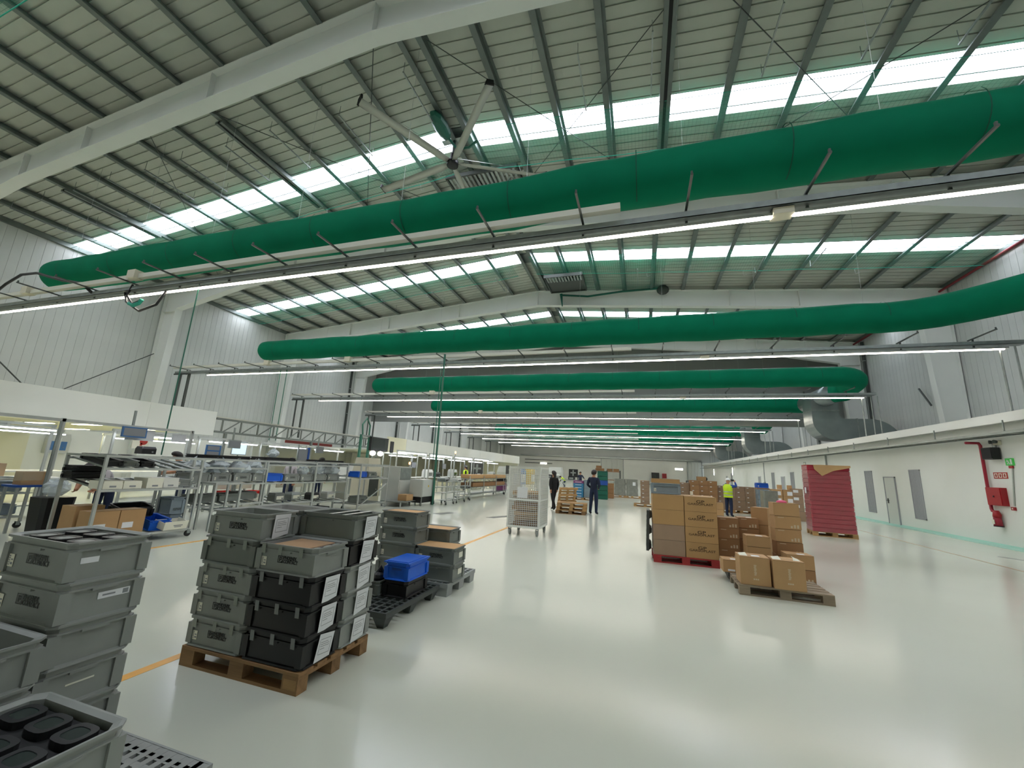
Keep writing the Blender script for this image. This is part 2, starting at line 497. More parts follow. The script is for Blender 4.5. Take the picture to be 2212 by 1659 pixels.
# --- side walls of standing-seam panels
def wpanel(x, z0, z1, wd, s):
    m = MB()
    m.box(min(x,x+s*0.05), max(x,x+s*0.05), 0.006, wd-0.006, z0, z1)
    m.box(min(x,x+s*0.035), max(x,x+s*0.035), -0.006, 0.006, z0, z1)
    return m
wl = struct('wall_left', MB().box(LXW-0.2, LXW, Y0, Y1, 2.6, 12.6), 'darkmetal'); wl['label'] = 'tall grey wall of narrow vertical metal panels'
pm = wpanel(LXW, 2.6, rtop(LXW)+0.35, 0.35, 1).mesh('wall_panel','wallpanel')
farw = MB()
y = Y0
while y < Y1-0.1:
    if 6 < y < 45: put('wall_panel', pm, wl, (0,y,0))
    else:
        t = wpanel(LXW, 2.6, rtop(LXW)+0.35, 0.35, 1); k = len(farw.v); farw.v += [(p[0],p[1]+y,p[2]) for p in t.v]; farw.f += [tuple(i+k for i in q) for q in t.f]
    y += 0.35
tag(obj('wall_cladding', farw, 'wallpanel', wl), 'wall panels too far away to tell apart', kind='stuff')
struct('wall_left_lower', MB().box(LXW-0.2, LXW+0.08, Y0, 12.0, 0, 2.6), 'cream', label='cream lower wall behind the workshop')
struct('wall_left_lightened', MB().box(LXW-0.2, LXW+0.08, 12.0, Y1, 0, 2.6), 'white', label='lower wall whitened for the hall light behind the farther workshop')  # white in place of cream paints in the stronger hall light
wr = struct('wall_right', MB().box(RXW, RXW+0.2, Y0, Y1, 4.0, 12.6), 'darkmetal'); wr['label'] = 'tall grey wall of narrow vertical metal panels above the offices'
pm2 = wpanel(RXW, 4.0, rtop(RXW)+0.35, 0.35, -1).mesh('wall_panel','wallpanel')
farw = MB(); y = Y0
while y < Y1-0.1:
    if 13 < y < 45: put('wall_panel', pm2, wr, (0,y,0))
    else:
        t = wpanel(RXW, 4.0, rtop(RXW)+0.35, 0.35, -1); k = len(farw.v); farw.v += [(p[0],p[1]+y,p[2]) for p in t.v]; farw.f += [tuple(i+k for i in q) for q in t.f]
    y += 0.35
tag(obj('wall_cladding', farw, 'wallpanel', wr), 'wall panels too far away to tell apart', kind='stuff')
# far and rear gables
g = MB(); g.prism([(LXW,4.6),(RXW,4.6),(RXW,12.5),(RX,14.5),(LXW,12.5)], 'y', Y1, Y1+0.2)
struct('wall_far', g, 'wallpanel', label='grey upper part of the far end wall')
struct('wall_far_lower', MB().box(LXW, RXW, Y1-0.05, Y1+0.15, 0, 4.6), 'white', label='white lower part of the far end wall')
g = MB(); g.prism([(LXW,0),(RXW,0),(RXW,12.5),(RX,14.5),(LXW,12.5)], 'y', Y0-0.2, Y0)
struct('wall_rear', g, 'white')
# grey upper partition hanging from the roof behind the fourth frame
g = MB(); g.prism([(LXW+0.06,6.15),(RXW-0.06,6.15),(RXW-0.06,rtop(RXW)+0.1),(RX,14.15),(LXW+0.06,rtop(LXW)+0.1)], 'y', 38.4, 38.55)
struct('wall_partition', g, 'greywall', label='dark grey upper partition hanging from the roof across the hall')

# --- office block along the right: lower white wall, flat roof, fascia and cable ladder
WX = 11.15
struct('wall_right_lower', MB().box(WX, WX+0.15, Y0, 84, 0, 4.0), 'white', label='smooth white lower wall along the right of the hall')
struct('office_roof', MB().box(WX, RXW-0.06, Y0, 84, 3.95, 4.02), 'concrete', label='flat roof over the side offices')
bpy.data.objects['office_roof']['kind'] = 'structure'
struct('trim_1', MB().box(WX-0.28, WX+0.02, Y0, 84, 3.86, 4.15).box(WX-0.32, WX-0.28, Y0, 84, 3.84, 3.90), 'whitegloss', label='white fascia trunking along the top of the office wall')
lad = thing('cable_ladder', 'grey cable ladder running under the white fascia of the office wall', 'cable tray', (0,0,0))
obj('rail', MB().box(WX-0.62, WX-0.59, Y0, 84, 3.44, 3.52), 'galv', lad); obj('rail', MB().box(WX-0.14, WX-0.11, Y0, 84, 3.44, 3.52), 'galv', lad)
obj('tray_plate', MB().box(WX-0.58, WX-0.14, Y0, 84, 3.478, 3.484), 'steelgrey', lad)
rg = MB().box(WX-0.59, WX-0.14, -0.02, 0.02, 3.45, 3.475).mesh('rung','galv')
y = 10.0
while y < 60: put('rung', rg, lad, (0,y,0)); y += 0.6
obj('cable', MB().tube([(WX-0.45,Y0,3.5),(WX-0.42,30,3.5),(WX-0.45,83,3.5)],0.03,6).tube([(WX-0.3,Y0,3.5),(WX-0.33,40,3.5),(WX-0.3,83,3.5)],0.025,6).tube([(WX-0.22,Y0,3.5),(WX-0.22,83,3.5)],0.03,6), 'trunking', lad)
hang = MB().box(WX-0.6, WX-0.57, -0.015, 0.015, 3.5, 3.86).mesh('hanger','galv')
for k in range(16): put('hanger', hang, lad, (0, 10+k*3.1, 0))
# ================================================================== overhead services
# --- green fabric ducts
DR = 0.57
def circ_ring(c, t, r, n=28):
    t = Vector(t).normalized(); a = t.cross(Vector((0,0,1))).normalized(); b = t.cross(a)
    return [Vector(c) + (a*math.cos(2*PI*k/n) + b*math.sin(2*PI*k/n))*r for k in range(n)]
def duct_mesh(pts, r):
    m = MB(); rings = []
    for i, p in enumerate(pts):
        if i == 0: t = Vector(pts[1])-Vector(p)
        elif i == len(pts)-1: t = Vector(p)-Vector(pts[i-1])
        else: t = (Vector(pts[i+1])-Vector(p)).normalized() + (Vector(p)-Vector(pts[i-1])).normalized()
        rr = r[i] if isinstance(r, list) else r
        rings.append(circ_ring(p, t, rr))
    m.loft(rings); return m
DUCTS = [(8.4, 8.0, -21.6, 11.6, 1), (17.7, 7.9, -21.6, 10.2, -1), (27.0, 7.75, -20.4, 12.0, 1), (36.3, 7.6, -20.2, 12.2, -1),
         (45.6, 7.5, -20, 12.2, 1), (54.9, 7.4, -20, 12.2, -1), (64.2, 7.4, -20, 12.2, 1), (73.5, 7.4, -20, 12.2, -1)]
DLAB = ['nearest green fabric air duct stretching across the whole hall', 'second green fabric air duct, curving towards the near right', 'third green fabric air duct, in front of the grey partition',
        'fourth green fabric air duct, just below the third one', 'first green duct showing beyond the grey partition', 'second green duct showing beyond the grey partition', 'third green duct showing beyond the grey partition', 'last green duct before the far end wall']
for i, (y, z, xl, xr, turn) in enumerate(DUCTS):
    d = thing('fabric_duct', DLAB[i], 'air duct', (0, y, z), group='green fabric air ducts')
    e0 = 0.12 if i == 0 else 0.0
    pts = [(xl, 0, e0), (xl+0.06, 0, e0), (xl+0.22, 0, e0), (xl+0.5, 0, e0)]; rr = [DR*0.35, DR*0.75, DR*0.96, DR]
    x = xl + 1.5; k = 0
    while x < xr - 1.2:
        sag = 0.025*math.sin(k*1.9) + ((0.12 if x < -3.2 else 0.12+0.15*min(1,(x+3.2)/2.2)) if i == 0 else 0) ; pts.append((x, sag*0.4, sag)); rr.append(DR*(1 + (0.012 if k % 2 else -0.008))); x += 0.9; k += 1
    c0 = xr - 1.0
    if i == 1:                            # gentle bend leaving towards the near right
        for q in ((9.6,-0.08,0),(10.2,-0.35,0),(10.75,-0.8,0),(11.25,-1.4,-0.02),(11.7,-2.1,-0.06),(12.1,-2.9,-0.15)): pts.append(q); rr.append(DR)
    for a in range(0, 91, 15) if i != 1 else ():
        pts.append((c0 + 1.0*math.sin(math.radians(a)), turn*1.0*(1-math.cos(math.radians(a))), -0.15*a/90)); rr.append(DR)
    if i != 1:
        pts.append((xr, turn*1.9, -0.3)); rr.append(DR); pts.append((xr, turn*2.6, -0.45)); rr.append(DR)
    obj('fabric_tube', duct_mesh(pts, rr), 'duct', d, smooth=True)
    ring = MB()
    for a in range(28):
        pass
    seam = MB().loft([circ_ring((0,0,0.004),(1,0,0),DR*1.02), circ_ring((0.02,0,0.004),(1,0,0),DR*1.02)], cap=False).mesh('seam_ring','ductseam')
    for k in range(11): sx = xl+1.3+k*2.9; put('seam_ring', seam, d, (sx, 0, (0.12 if sx < -3.2 else 0.12+0.15*min(1,(sx+3.2)/2.2)) if i == 0 else 0))
    obj('suspension_rail', MB().box(xl+0.3, xr-1.2, -0.015, 0.015, DR+0.0, DR+0.03), 'alu', d)
    for k in range(9 if i < 4 else 0):
        xx = xl + 1 + k*3.6
        if xx < xr-1: obj('hanging_wire', MB().bar((xx,0,DR+0.02),(xx,0,rtop(xx)-z), 0.006), 'alu', d)

# --- steel risers joining duct pairs to the office roof
for i, yc in enumerate((13.0, 31.65, 50.2, 68.9)):
    d = thing('steel_duct', ['bare steel supply duct at the near end of the office roof', 'large bare steel supply duct dipping behind the white fascia, nearest in view', 'smaller bare steel supply duct further along the office roof', 'last bare steel supply duct near the far wall'][i], 'air duct', (0,yc,0))
    hw = 0.75
    out = [(10.75,7.3),(10.75,6.1)] + [(11.95-1.2*math.cos(math.radians(a)), 5.75-1.2*math.sin(math.radians(a))*1.05) for a in range(0,91,10)] + [(13.6,4.49)] + [(13.8+0.25*math.sin(math.radians(a)), 4.24+0.25*math.cos(math.radians(a))) for a in range(0,91,30)] + [(14.05,4.05)]
    inn = [(15.35,4.05)] + [(13.8+1.55*math.cos(math.radians(a)), 4.4+1.45*math.sin(math.radians(a))) for a in range(0,91,10)] + [(12.9,5.85)] + [(12.5-0.25*math.sin(math.radians(a)), 6.1-0.25*math.cos(math.radians(a))) for a in range(0,91,30)] + [(12.25,7.3)]
    obj('duct_body', MB().prism(out+inn, 'y', -hw, hw), 'steelduct', d)
    obj('flange', MB().prism([(10.72,6.35),(12.28,6.35),(12.28,6.42),(10.72,6.42)], 'y', -hw-0.03, hw+0.03), 'galv', d)
    obj('flange', MB().box(13.15,13.2,-hw-0.03,hw+0.03,4.46,5.88), 'galv', d)
    yy = 9.3/2 - 2.6
    obj('header', MB().tube([(11.5,-yy-0.1,7.25),(11.5,yy+0.1,7.25)] if i else [(11.6,-yy-0.1,7.5),(12.5,yy,7.65)], 0.6, 20), 'steelduct', d, smooth=True)
    for s in (-1,1) if i else (): obj('sleeve', MB().tube([(11.5,s*(yy+0.05),7.25),(12.0,s*(yy+0.55),7.3)], 0.58, 20), 'duct', d, smooth=True)

# --- LED rows with tray, arms and cable trunking
LY = [7.45, 16.85, 25.8, 35.2, 44.2, 53.2, 61.6, 69.6, 77.5]
ORD = ['nearest', 'second', 'third', 'fourth', 'fifth', 'sixth', 'seventh', 'eighth', 'ninth']
arm = MB().box(-0.02, 0.02, -1.0, 0.2, 0, 0.035).box(-0.02,0.02,-0.02,0.02,-0.3,0.0).box(-0.015,0.015,-0.985,-0.955,0.03,0.09).mesh('bracket_arm','darkmetal')
for i, y in enumerate(LY):
    r = thing('linear_light', ORD[i] + ' row of continuous LED lighting hung across the hall', 'light', (0,y,6.3), group='LED rows across the hall')
    segs = [(-24.6,-15.05),(-15.0,2.45),(2.55,11.4)] if i % 2 == 0 else [(-24.6,-12.0),(-11.9,11.4)]
    if i == 0: segs = [(-24.6,-15.05),(-15.0,2.3),(2.62,11.4)]
    for a, b in segs: obj('light_bar', MB().prism([(-0.035,0.0),(0.035,0.0),(0.022,-0.034),(-0.022,-0.034)], 'x', a, b), 'led', r)
    obj('housing', MB().box(-24.7,11.5,-0.05,0.05,0.0,0.06), 'alu', r)
    t = MB().box(-27.2,11.9,-0.16,0.16,0.12,0.13).box(-27.2,11.9,-0.16,-0.145,0.12,0.24).box(-27.2,11.9,0.145,0.16,0.12,0.24)
    obj('cable_tray', t, 'galv', r)
    xs = -26.4
    while xs < 11.5:
        put('bracket_arm', arm, r, (xs, 0, 0.35)); xs += 1.95
    obj('trunking', MB().box(-27.2,-0.3,-0.32,-0.18,0.39,0.52), 'trunking', r)
    tr = MB().tube([(-26,0.05,0.17),(11.0,0.02,0.17)],0.03,6).tube([(-26,-0.05,0.17),(11.0,-0.06,0.17)],0.03,6)
    obj('cable', tr, 'darkmetal', r)
    for xx in ((-19.7,-14.3) if i < 2 else (-14.3,)):
        obj('junction_box', MB().box(xx-0.17,xx+0.17,-0.42,-0.17,0.37,0.62), 'machinebeige', r)
    obj('connector_box', MB().box(2.3,2.62,-0.12,0.12,-0.02,0.1), 'machinebeige', r)
    obj('drop_bracket', MB().box(-26.9,-26.85,-0.06,0.06,-3.0,0.15).box(-26.2,-26.1,-0.06,0.06,-3.0,0.15).box(-27.2,-26.0,-0.2,-0.16,0.02,0.1), 'darkmetal', r)
    obj('conduit', MB().tube([(11.35,0.1,0.1),(11.35,0.1,-2.28)],0.03,6).tube([(11.75,0.1,0.1),(11.75,0.1,-2.28)],0.025,6).tube([(12.05,0.1,0.1),(12.05,0.1,-2.28)],0.025,6), 'galv', r)

# --- rainwater downpipes on the walls
for i, (x, y, z0) in enumerate(((LXW+0.17,34.2,2.62),(LXW+0.17,43.4,2.62),(LXW+0.17,52.7,2.62),(LXW+0.17,62.0,2.62),(RXW-0.17,34.2,4.05),(RXW-0.17,43.4,4.05))):
    t = thing('downpipe', 'dark downpipe on the panelled wall, %s' % ('beside the fourth column on the left','first beyond the partition on the left','second beyond the partition on the left','third beyond the partition on the left','behind the nearer steel duct on the right','beyond the partition on the right')[i], 'pipe', (x,y,z0), group='wall downpipes')
    obj('pipe', MB().box(-0.07,0.07,-0.09,0.09,0,11.9-z0), 'darkmetal', t)
    for k in range(3): obj('clip', MB().box(-0.1,0.1,-0.11,0.11,1.2+k*2.6,1.26+k*2.6), 'galv', t)
# --- big ceiling fan
HUB = Vector((-6.68, 11.89, 13.0))
fan = thing('ceiling_fan', 'huge five-bladed ceiling fan with black hub below the roof ridge', 'fan', HUB)
obj('hub', MB().tube([(0,0,-0.12),(0,0,-0.1),(0,0,0.08),(0,0,0.12)], [0.16,0.22,0.22,0.12], 24), 'black', fan, smooth=True)
obj('down_rod', MB().tube([(0,0,0.1),(0,0,1.1)], 0.06, 10), 'darkmetal', fan)
obj('motor', MB().tube([(0,0,0.15),(0,0,0.4)], 0.11, 12), 'blackmatte', fan)
obj('mounting_plate', MB().box(-0.5,0.5,-0.12,0.12,1.0,1.1), 'galv', fan)
bl = MB(); sec = []
for k in range(9):
    u = 0.2 + k*0.43; wd = 0.14 if k else 0.09
    sec.append([(u,-wd,-0.035),(u,0,0.0),(u,wd,0.045),(u,wd-0.02,0.06),(u,0,0.03),(u,-wd+0.02,-0.015)])
bl.loft(sec); blm = bl.mesh('blade','fanblade', True)
wing = MB().prism([(-0.15,-0.04),(0.15,0.05),(0.12,0.22),(-0.1,0.16)], 'x', 3.62, 3.68).mesh('winglet','blackmatte')
for k in range(5):
    a = math.radians(-118.8 + 72*k)
    b = put('blade', blm, fan, rot=(0,0,a)); put('winglet', wing, b)
guy = MB()
for k in range(4):
    a = math.radians(45+90*k); guy.bar((0.2*math.cos(a),0.2*math.sin(a),0.3),(2.2*math.cos(a),2.2*math.sin(a),0.85),0.01)
obj('guy_wire', guy, 'alu', fan)

# --- green safety nets below the skylights
for i, (ya, yb) in enumerate(SKY[0:4]):
    for side in (-1, 1):
        x0 = RX + side*0.6; x1 = LXW+0.3 if side < 0 else RXW-0.3
        n = MB(); N = 26; rows = []
        for k in range(N+1):
            x = x0 + (x1-x0)*k/N
            sg = -0.10 - 0.06*abs(math.sin(k*PI*0.77))
            rows.append([(x, ya-0.15, rtop(x)-0.04+sg*0.2), (x, (ya+yb)/2, rtop(x)-0.06+sg), (x, yb+0.75, rtop(x)-0.06+sg)])
        n.loft(rows, cap=False, close=False)
        lab = ['%s safety net of green mesh under the %s skylight, %s the ridge' % (('Sagging',)[0].lower(), ['overhead','nearest visible','second','third'][i], 'left of' if side < 0 else 'right of')][0]
        t = thing('safety_net', lab, 'net', (0,0,0), group='green safety nets')
        obj('netting', n, 'net', t)
        rp = MB(); rp.tube([r[2] for r in rows], 0.015, 5); rp.tube([r[0] for r in rows], 0.01, 5)
        obj('edge_rope', rp, 'netrope', t)
        tie = MB()
        for k in range(2, N, 6): tie.tube([rows[k][2], (rows[k][2][0]+0.05, rows[k][2][1]+0.05, rows[k][2][2]-0.25), (rows[k][2][0]+0.2, rows[k][2][1], rows[k][2][2]-0.22)], 0.008, 4)
        obj('tie_cord', tie, 'shirtwhite', t)
# gathered dark net bundle at the second bay
bn = thing('netting_bundle', 'dark green rolled netting hanging along the third roof frame near the ridge', 'net', (0,0,0))
obj('roll', MB().tube([(-5.0,25.35,13.45),(-3.2,25.35,13.2),(-1.0,25.35,13.35),(1.3,25.35,13.35)],0.07,8).tube([(-5.0,25.3,13.5),(-4.9,25.3,12.6)],[0.1,0.03],8), 'greenplastic', bn)
obj('bunch', MB().sphere((1.5,25.3,13.2),0.42,10,6,(0.9,0.4,0.8)), 'darkmetal', bn)
obj('side_net', MB().loft([[(-4.95,25.3,13.55),(-4.95,21.0,13.75)],[(1.5,25.3,13.3),(1.5,21.0,13.2)]], cap=False, close=False), 'net', bn)
bn2 = thing('netting_bundle', 'dark green netting gathered around the fan mounting at the ridge', 'net', (-6.75,10.9,13.78))
obj('bunch', MB().sphere((0,0,0),0.45,10,6,(0.6,1.5,0.5)).tube([(0,0.4,0),(0.25,0.9,-0.25),(0.7,1.0,-0.2),(1.1,0.9,-0.05)],0.05,6), 'greenplastic', bn2)

# --- bracing rods on roof and walls
def rod(pts, label, r=0.014, nm='bracing_rod', m='darkmetal'):
    return obj(nm, MB().tube(pts, r, 6), m, ceil)
def rz(x): return rtop(x) - 0.05
def rr3(x, y): return (x, y, rz(x))
rod([rr3(-6.5,7.3), rr3(1.3,16.2)], 'thin diagonal roof brace running right from the near ridge')
rod([rr3(2.0,7.3), rr3(-6.0,16.2)], 'thin diagonal roof brace crossing it right of the ridge')
rod([rr3(0.9,7.3), rr3(9.4,16.2)], 'thin diagonal roof brace left of the far right purlins')
rod([rr3(10.6,7.3), rr3(1.4,16.2)], 'thin diagonal roof brace near the right end of the skylight')
rod([rr3(-7.0,7.3), rr3(-13.9,16.2)], 'thin diagonal roof brace running left from the near ridge')
rod([rr3(-14.5,7.3), rr3(-8.0,16.2)], 'thin diagonal roof brace crossing it left of the ridge')
rod([rr3(-16.5,7.3), rr3(-24.5,16.2)], 'thin diagonal roof brace towards the left eaves')
rod([(LXW+0.35,9.0,6.6),(LXW+0.35,13.1,2.7)], 'thin wall brace falling to the white bulkhead', 0.03)
rod([(LXW+0.35,10.3,2.7),(LXW+0.35,16.2,7.6)], 'thin wall brace rising towards the second column', 0.025)
rod([(RXW-0.3,28.6,7.3),(RXW-0.3,27.8,6.2)], 'short black strut on the panelled wall right of the third duct', 0.05)
# threaded hangers dangling from the purlins
hk = 0
for x, y, L in ((-12.46,8.9,0),(-14.55,8.9,0),(-16.75,8.8,0),(-18.55,8.7,0),(-20.5,8.6,0),(-22.5,8.5,0),(-24.4,8.4,0),(-26.4,8.3,0),(-9.75,9.2,0),(-6.85,8.6,0),(-1.5,9.1,0),(0.48,8.9,0),(3.4,8.85,0),(5.65,8.8,0),(7.6,8.8,0)):
    hk += 1
    z = rtop(x)
    obj('hanging_strut', MB().box(x-0.02,x+0.02,y,y+1.9,z-0.42,z-0.38).bar((x,y+0.03,z-0.4),(x,y+0.03,z),0.012).bar((x,y+1.87,z-0.4),(x,y+1.87,z),0.012), 'galv', ceil)
for x, y in ((-17,24.0),(-13.2,24.2),(-8.6,24.0),(0.0,23.8),(2.7,23.5),(6.0,22.8),(8.3,22.2)):
    z = rtop(x)
    obj('hanging_strut', MB().box(x-0.02,x+0.02,y-1.9,y,z-0.4,z-0.36).bar((x,y-0.1,z-0.4),(x,y-0.1,z),0.012), 'galv', ceil)

# --- loose cables near the left end of the first LED row
tag(obj('cable_loop', MB().tube([(-23.6,7.6,7.0),(-22.6,7.6,7.55),(-21.6,7.55,7.8),(-20.5,7.5,7.72),(-18.6,7.4,7.2),(-17.2,7.3,6.9),(-16.5,7.3,6.5)],0.045,8), 'black', smooth=True), 'thick black cable arching in front of the near duct end', 'cable')
tag(obj('cable_loop', MB().tube([(-15.1,7.4,6.5),(-14.9,7.4,6.1),(-14.2,7.4,5.75),(-13.5,7.4,5.9),(-13.2,7.4,6.3)],0.035,8).tube([(-14.6,7.3,6.6),(-14.75,7.3,6.25),(-14.4,7.3,5.95),(-14.0,7.3,6.05)],0.03,8), 'black', smooth=True), 'black cable hanging in a loop below the near LED row', 'cable')
tag(obj('green_strap', MB().tube([(-14.55,7.3,5.98),(-14.35,7.3,5.90),(-14.1,7.3,5.95),(-14.0,7.3,6.06)],0.055,6), 'netrope'), 'pale green strap caught in the hanging cable loop', 'strap')
def drop(x, y, z0, z1, r, label, m='greenpole'):
    tag(obj('drop_cable', MB().tube([(x,y,z0),(x,y,z1)], r, 6), m), label, 'cable')
drop(-11.95, 7.45, 6.42, 1.6, 0.018, 'thin green cable dropping past the end of the white bulkhead')
drop(-18.9, 16.75, 6.42, 2.55, 0.022, 'thin green cable dropping to the lattice girder, first of two')
drop(-18.45, 16.75, 6.42, 2.55, 0.022, 'thin green cable dropping to the lattice girder, second of two')
drop(-8.62, 16.25, 6.75, 0.0, 0.045, 'thick green supply pole standing beside the grey control cabinet')
drop(-8.95, 16.6, 6.3, 1.9, 0.02, 'thin green cable beside the thick green supply pole')

# ================================================================== fittings on the right wall
fx = WX - 0.0
def wallgrille(ya, yb, z0, z1, label):
    t = thing('wall_grille', label, 'grille', (WX, ya, 0))
    obj('frame', MB().box(-0.03,0,0,yb-ya,z0,z0+0.04).box(-0.03,0,0,yb-ya,z1-0.04,z1).box(-0.03,0,0,0.04,z0,z1).box(-0.03,0,yb-ya-0.04,yb-ya,z0,z1), 'grille', t)
    n = int((yb-ya)/0.09)
    sl = MB().box(-0.022,-0.004,0,0.07,z0+0.04,z1-0.04).mesh('slat','grille')
    for k in range(n): put('slat', sl, t, (0, 0.03+k*(yb-ya-0.06)/n, 0))
wallgrille(21.62, 22.35, 0.43, 2.47, 'tall grey slatted grille nearer the red hose cabinet')
wallgrille(25.4, 26.1, 0.41, 2.46, 'tall grey slatted grille beside the red wrapped pallet')
wallgrille(41.5, 42.3, 0.4, 2.47, 'tall grey grille seen just above the brown boxes')
wallgrille(36.6, 37.4, 0.4, 2.47, 'tall grey grille behind the open cardboard boxes')
wallgrille(59.0, 59.9, 0.4, 2.47, 'small distant grey grille behind the hi-vis worker')
d = struct('door_1', None); d.location = (WX, 23.5, 0); d['label'] = 'pale narrow steel door between two grey grilles'
obj('door_leaf', MB().box(-0.03,0,0.0,0.83,0.02,2.12), 'door', d)
obj('door_frame', MB().box(-0.045,0,-0.05,0.0,0,2.17).box(-0.045,0,0.83,0.88,0,2.17).box(-0.045,0,-0.05,0.88,2.12,2.17), 'grille', d)
h = obj('handle', MB().box(-0.045,-0.03,0.66,0.74,0.95,1.17).bar((-0.075,0.72,1.08),(-0.075,0.56,1.07),0.03), 'black', d)
for i, yy in enumerate((38.8, 45.8, 62.0)):
    d = struct('door_%d' % (i+2), None); d.location = (WX, yy, 0); d['label'] = 'pale steel door further along the white wall'
    obj('door_leaf', MB().box(-0.03,0,0,0.85,0.02,2.1), 'grille', d)
    obj('door_frame', MB().box(-0.045,0,-0.05,0.0,0,2.15).box(-0.045,0,0.85,0.9,0,2.15).box(-0.045,0,-0.05,0.9,2.1,2.15), 'door', d)
# fire point
tag(obj('fire_pipe', MB().tube([(WX-0.5,18.0,3.3),(WX-0.15,18.0,3.3),(WX-0.08,18.05,3.22),(WX-0.08,18.08,1.15),(WX-0.1,18.02,1.08),(WX-0.1,17.85,1.05)],0.045,10), 'redpipe', smooth=True), 'red fire main dropping down the white wall to the hose cabinet', 'pipe')
t = thing('hose_cabinet', 'square red fire hose cabinet on the white wall', 'fire hose', (WX,17.45,1.27))
obj('body', MB().box(-0.16,0,0,0.6,0,0.57), 'red', t); obj('door', MB().box(-0.175,-0.16,0.02,0.58,0.02,0.55), 'red', t); obj('latch', MB().box(-0.19,-0.175,0.27,0.31,0.26,0.31), 'black', t)
t = thing('hydrant', 'red wall hydrant valve hanging below the hose cabinet', 'hydrant', (WX-0.12,17.85,0.6))
obj('body', MB().tube([(0,0,0.5),(0,-0.02,0.38),(0,0,0.3)],[0.07,0.1,0.1],12), 'red', t, smooth=True)
obj('bucket', MB().tube([(0,0,0.32),(0,0,0.02)],[0.09,0.11],14), 'redpipe', t, smooth=True); obj('label', MB().box(-0.125,-0.11,-0.05,0.05,0.08,0.22), 'sticker', t); obj('base_ring', MB().tube([(0,0,0.0),(0,0,0.03)],0.115,14), 'black', t)
t = thing('fire_sign', 'red and white fire equipment sign above the hose cabinet', 'sign', (WX,17.3,2.13))
obj('board', MB().box(-0.012,0,0,0.54,0,0.2), 'signred', t)
for k in range(3): obj('pictogram', MB().box(-0.016,-0.012,0.04+k*0.17,0.16+k*0.17,0.03,0.17), 'sticker', t)
pg = MB()
for k in range(3): pg.box(-0.018,-0.016,0.07+k*0.17,0.12+k*0.17,0.05,0.15); pg.box(-0.018,-0.016,0.055+k*0.17,0.135+k*0.17,0.085,0.105)
obj('symbol', pg, 'signred', t)
t = thing('exit_sign', 'green running-man exit sign beside the black speaker', 'sign', (WX,16.95,2.54))
obj('board', MB().box(-0.05,0,0,0.27,0,0.22), 'signgreen', t)
rm = MB().box(-0.056,-0.05,0.02,0.08,0.03,0.19); rm.bar((-0.053,0.20,0.17),(-0.053,0.15,0.10),0.006,0.025); rm.bar((-0.053,0.15,0.10),(-0.053,0.2,0.04),0.006,0.02); rm.bar((-0.053,0.15,0.1),(-0.053,0.11,0.04),0.006,0.02); rm.bar((-0.053,0.22,0.12),(-0.053,0.14,0.14),0.006,0.018)
obj('pictogram', rm, 'whitegloss', t); obj('base', MB().box(-0.04,0,0.06,0.2,-0.09,-0.01), 'red', t)
t = thing('wall_speaker', 'black box speaker mounted on the white wall by the fire main', 'speaker', (WX,17.35,2.74))
obj('cabinet', MB().box(-0.26,-0.04,0,0.42,0,0.38), 'black', t); obj('front_grille', MB().box(-0.268,-0.26,0.02,0.40,0.02,0.36), 'blackmatte', t); obj('bracket', MB().box(-0.05,0,0.15,0.27,0.3,0.55), 'galv', t)
t = thing('emergency_light', 'twin-headed emergency lamp above the black speaker', 'lamp', (WX,17.3,3.2))
obj('box', MB().box(-0.08,0,0,0.22,0,0.14), 'machinebeige', t); obj('lamp_head', MB().tube([(-0.1,0.04,0.1),(-0.17,0.02,0.1)],[0.05,0.06],10), 'darkmetal', t); obj('lamp_head', MB().tube([(-0.1,0.2,0.1),(-0.17,0.22,0.1)],[0.05,0.06],10), 'darkmetal', t)
tag(obj('wall_conduit', MB().tube([(WX-0.02,17.05,2.45),(WX-0.02,17.25,1.3)],0.018,6), 'alu'), 'thin grey conduit below the green exit sign', 'conduit')
t = thing('call_point', 'small red fire call point on the white wall', 'alarm', (WX,17.22,1.16))
obj('body', MB().box(-0.06,0,0,0.12,0,0.1), 'red', t); obj('button', MB().box(-0.066,-0.06,0.04,0.08,0.03,0.07), 'sticker', t)
tag(obj('wall_conduit', MB().tube([(WX-0.02,16.3,3.4),(WX-0.02,16.3,1.9)],0.015,6).box(WX-0.06,WX,16.1,16.35,1.5,1.95), 'alu'), 'grey conduit with junction box at the right edge', 'conduit')
tag(obj('wall_column', MB().box(WX-0.07,WX,30.5,30.62,1.9,3.45), 'galv'), 'narrow grey post on the wall above the red pallet', 'post')
t = thing('wall_sign', 'small framed notice on the wall above the cardboard boxes', 'sign', (WX,34.0,2.7)); obj('frame', MB().box(-0.02,0,0,0.45,0,0.45), 'galv', t); obj('sheet', MB().box(-0.025,-0.02,0.04,0.41,0.04,0.41), 'sticker', t)
for i, (yy, lab) in enumerate(((58.0,'nearer bright wall lamp on the white wall behind the hi-vis worker'),(72.0,'farther bright wall lamp on the white wall near the end'))):
    t = thing('wall_lamp', lab, 'lamp', (WX,yy,2.2)); obj('body', MB().box(-0.1,0,0,0.3,0,1.0), 'alu', t); obj('diffuser', MB().box(-0.13,-0.1,0.02,0.28,0.03,0.97), 'bulb', t)
tag(obj('wall_conduit', MB().tube([(WX-0.02,44.5,3.4),(WX-0.02,44.5,1.6)],0.05,6).box(WX-0.1,WX,44.3,44.7,1.0,1.6), 'galv'), 'grey conduit with switch box behind the hi-vis worker', 'conduit')
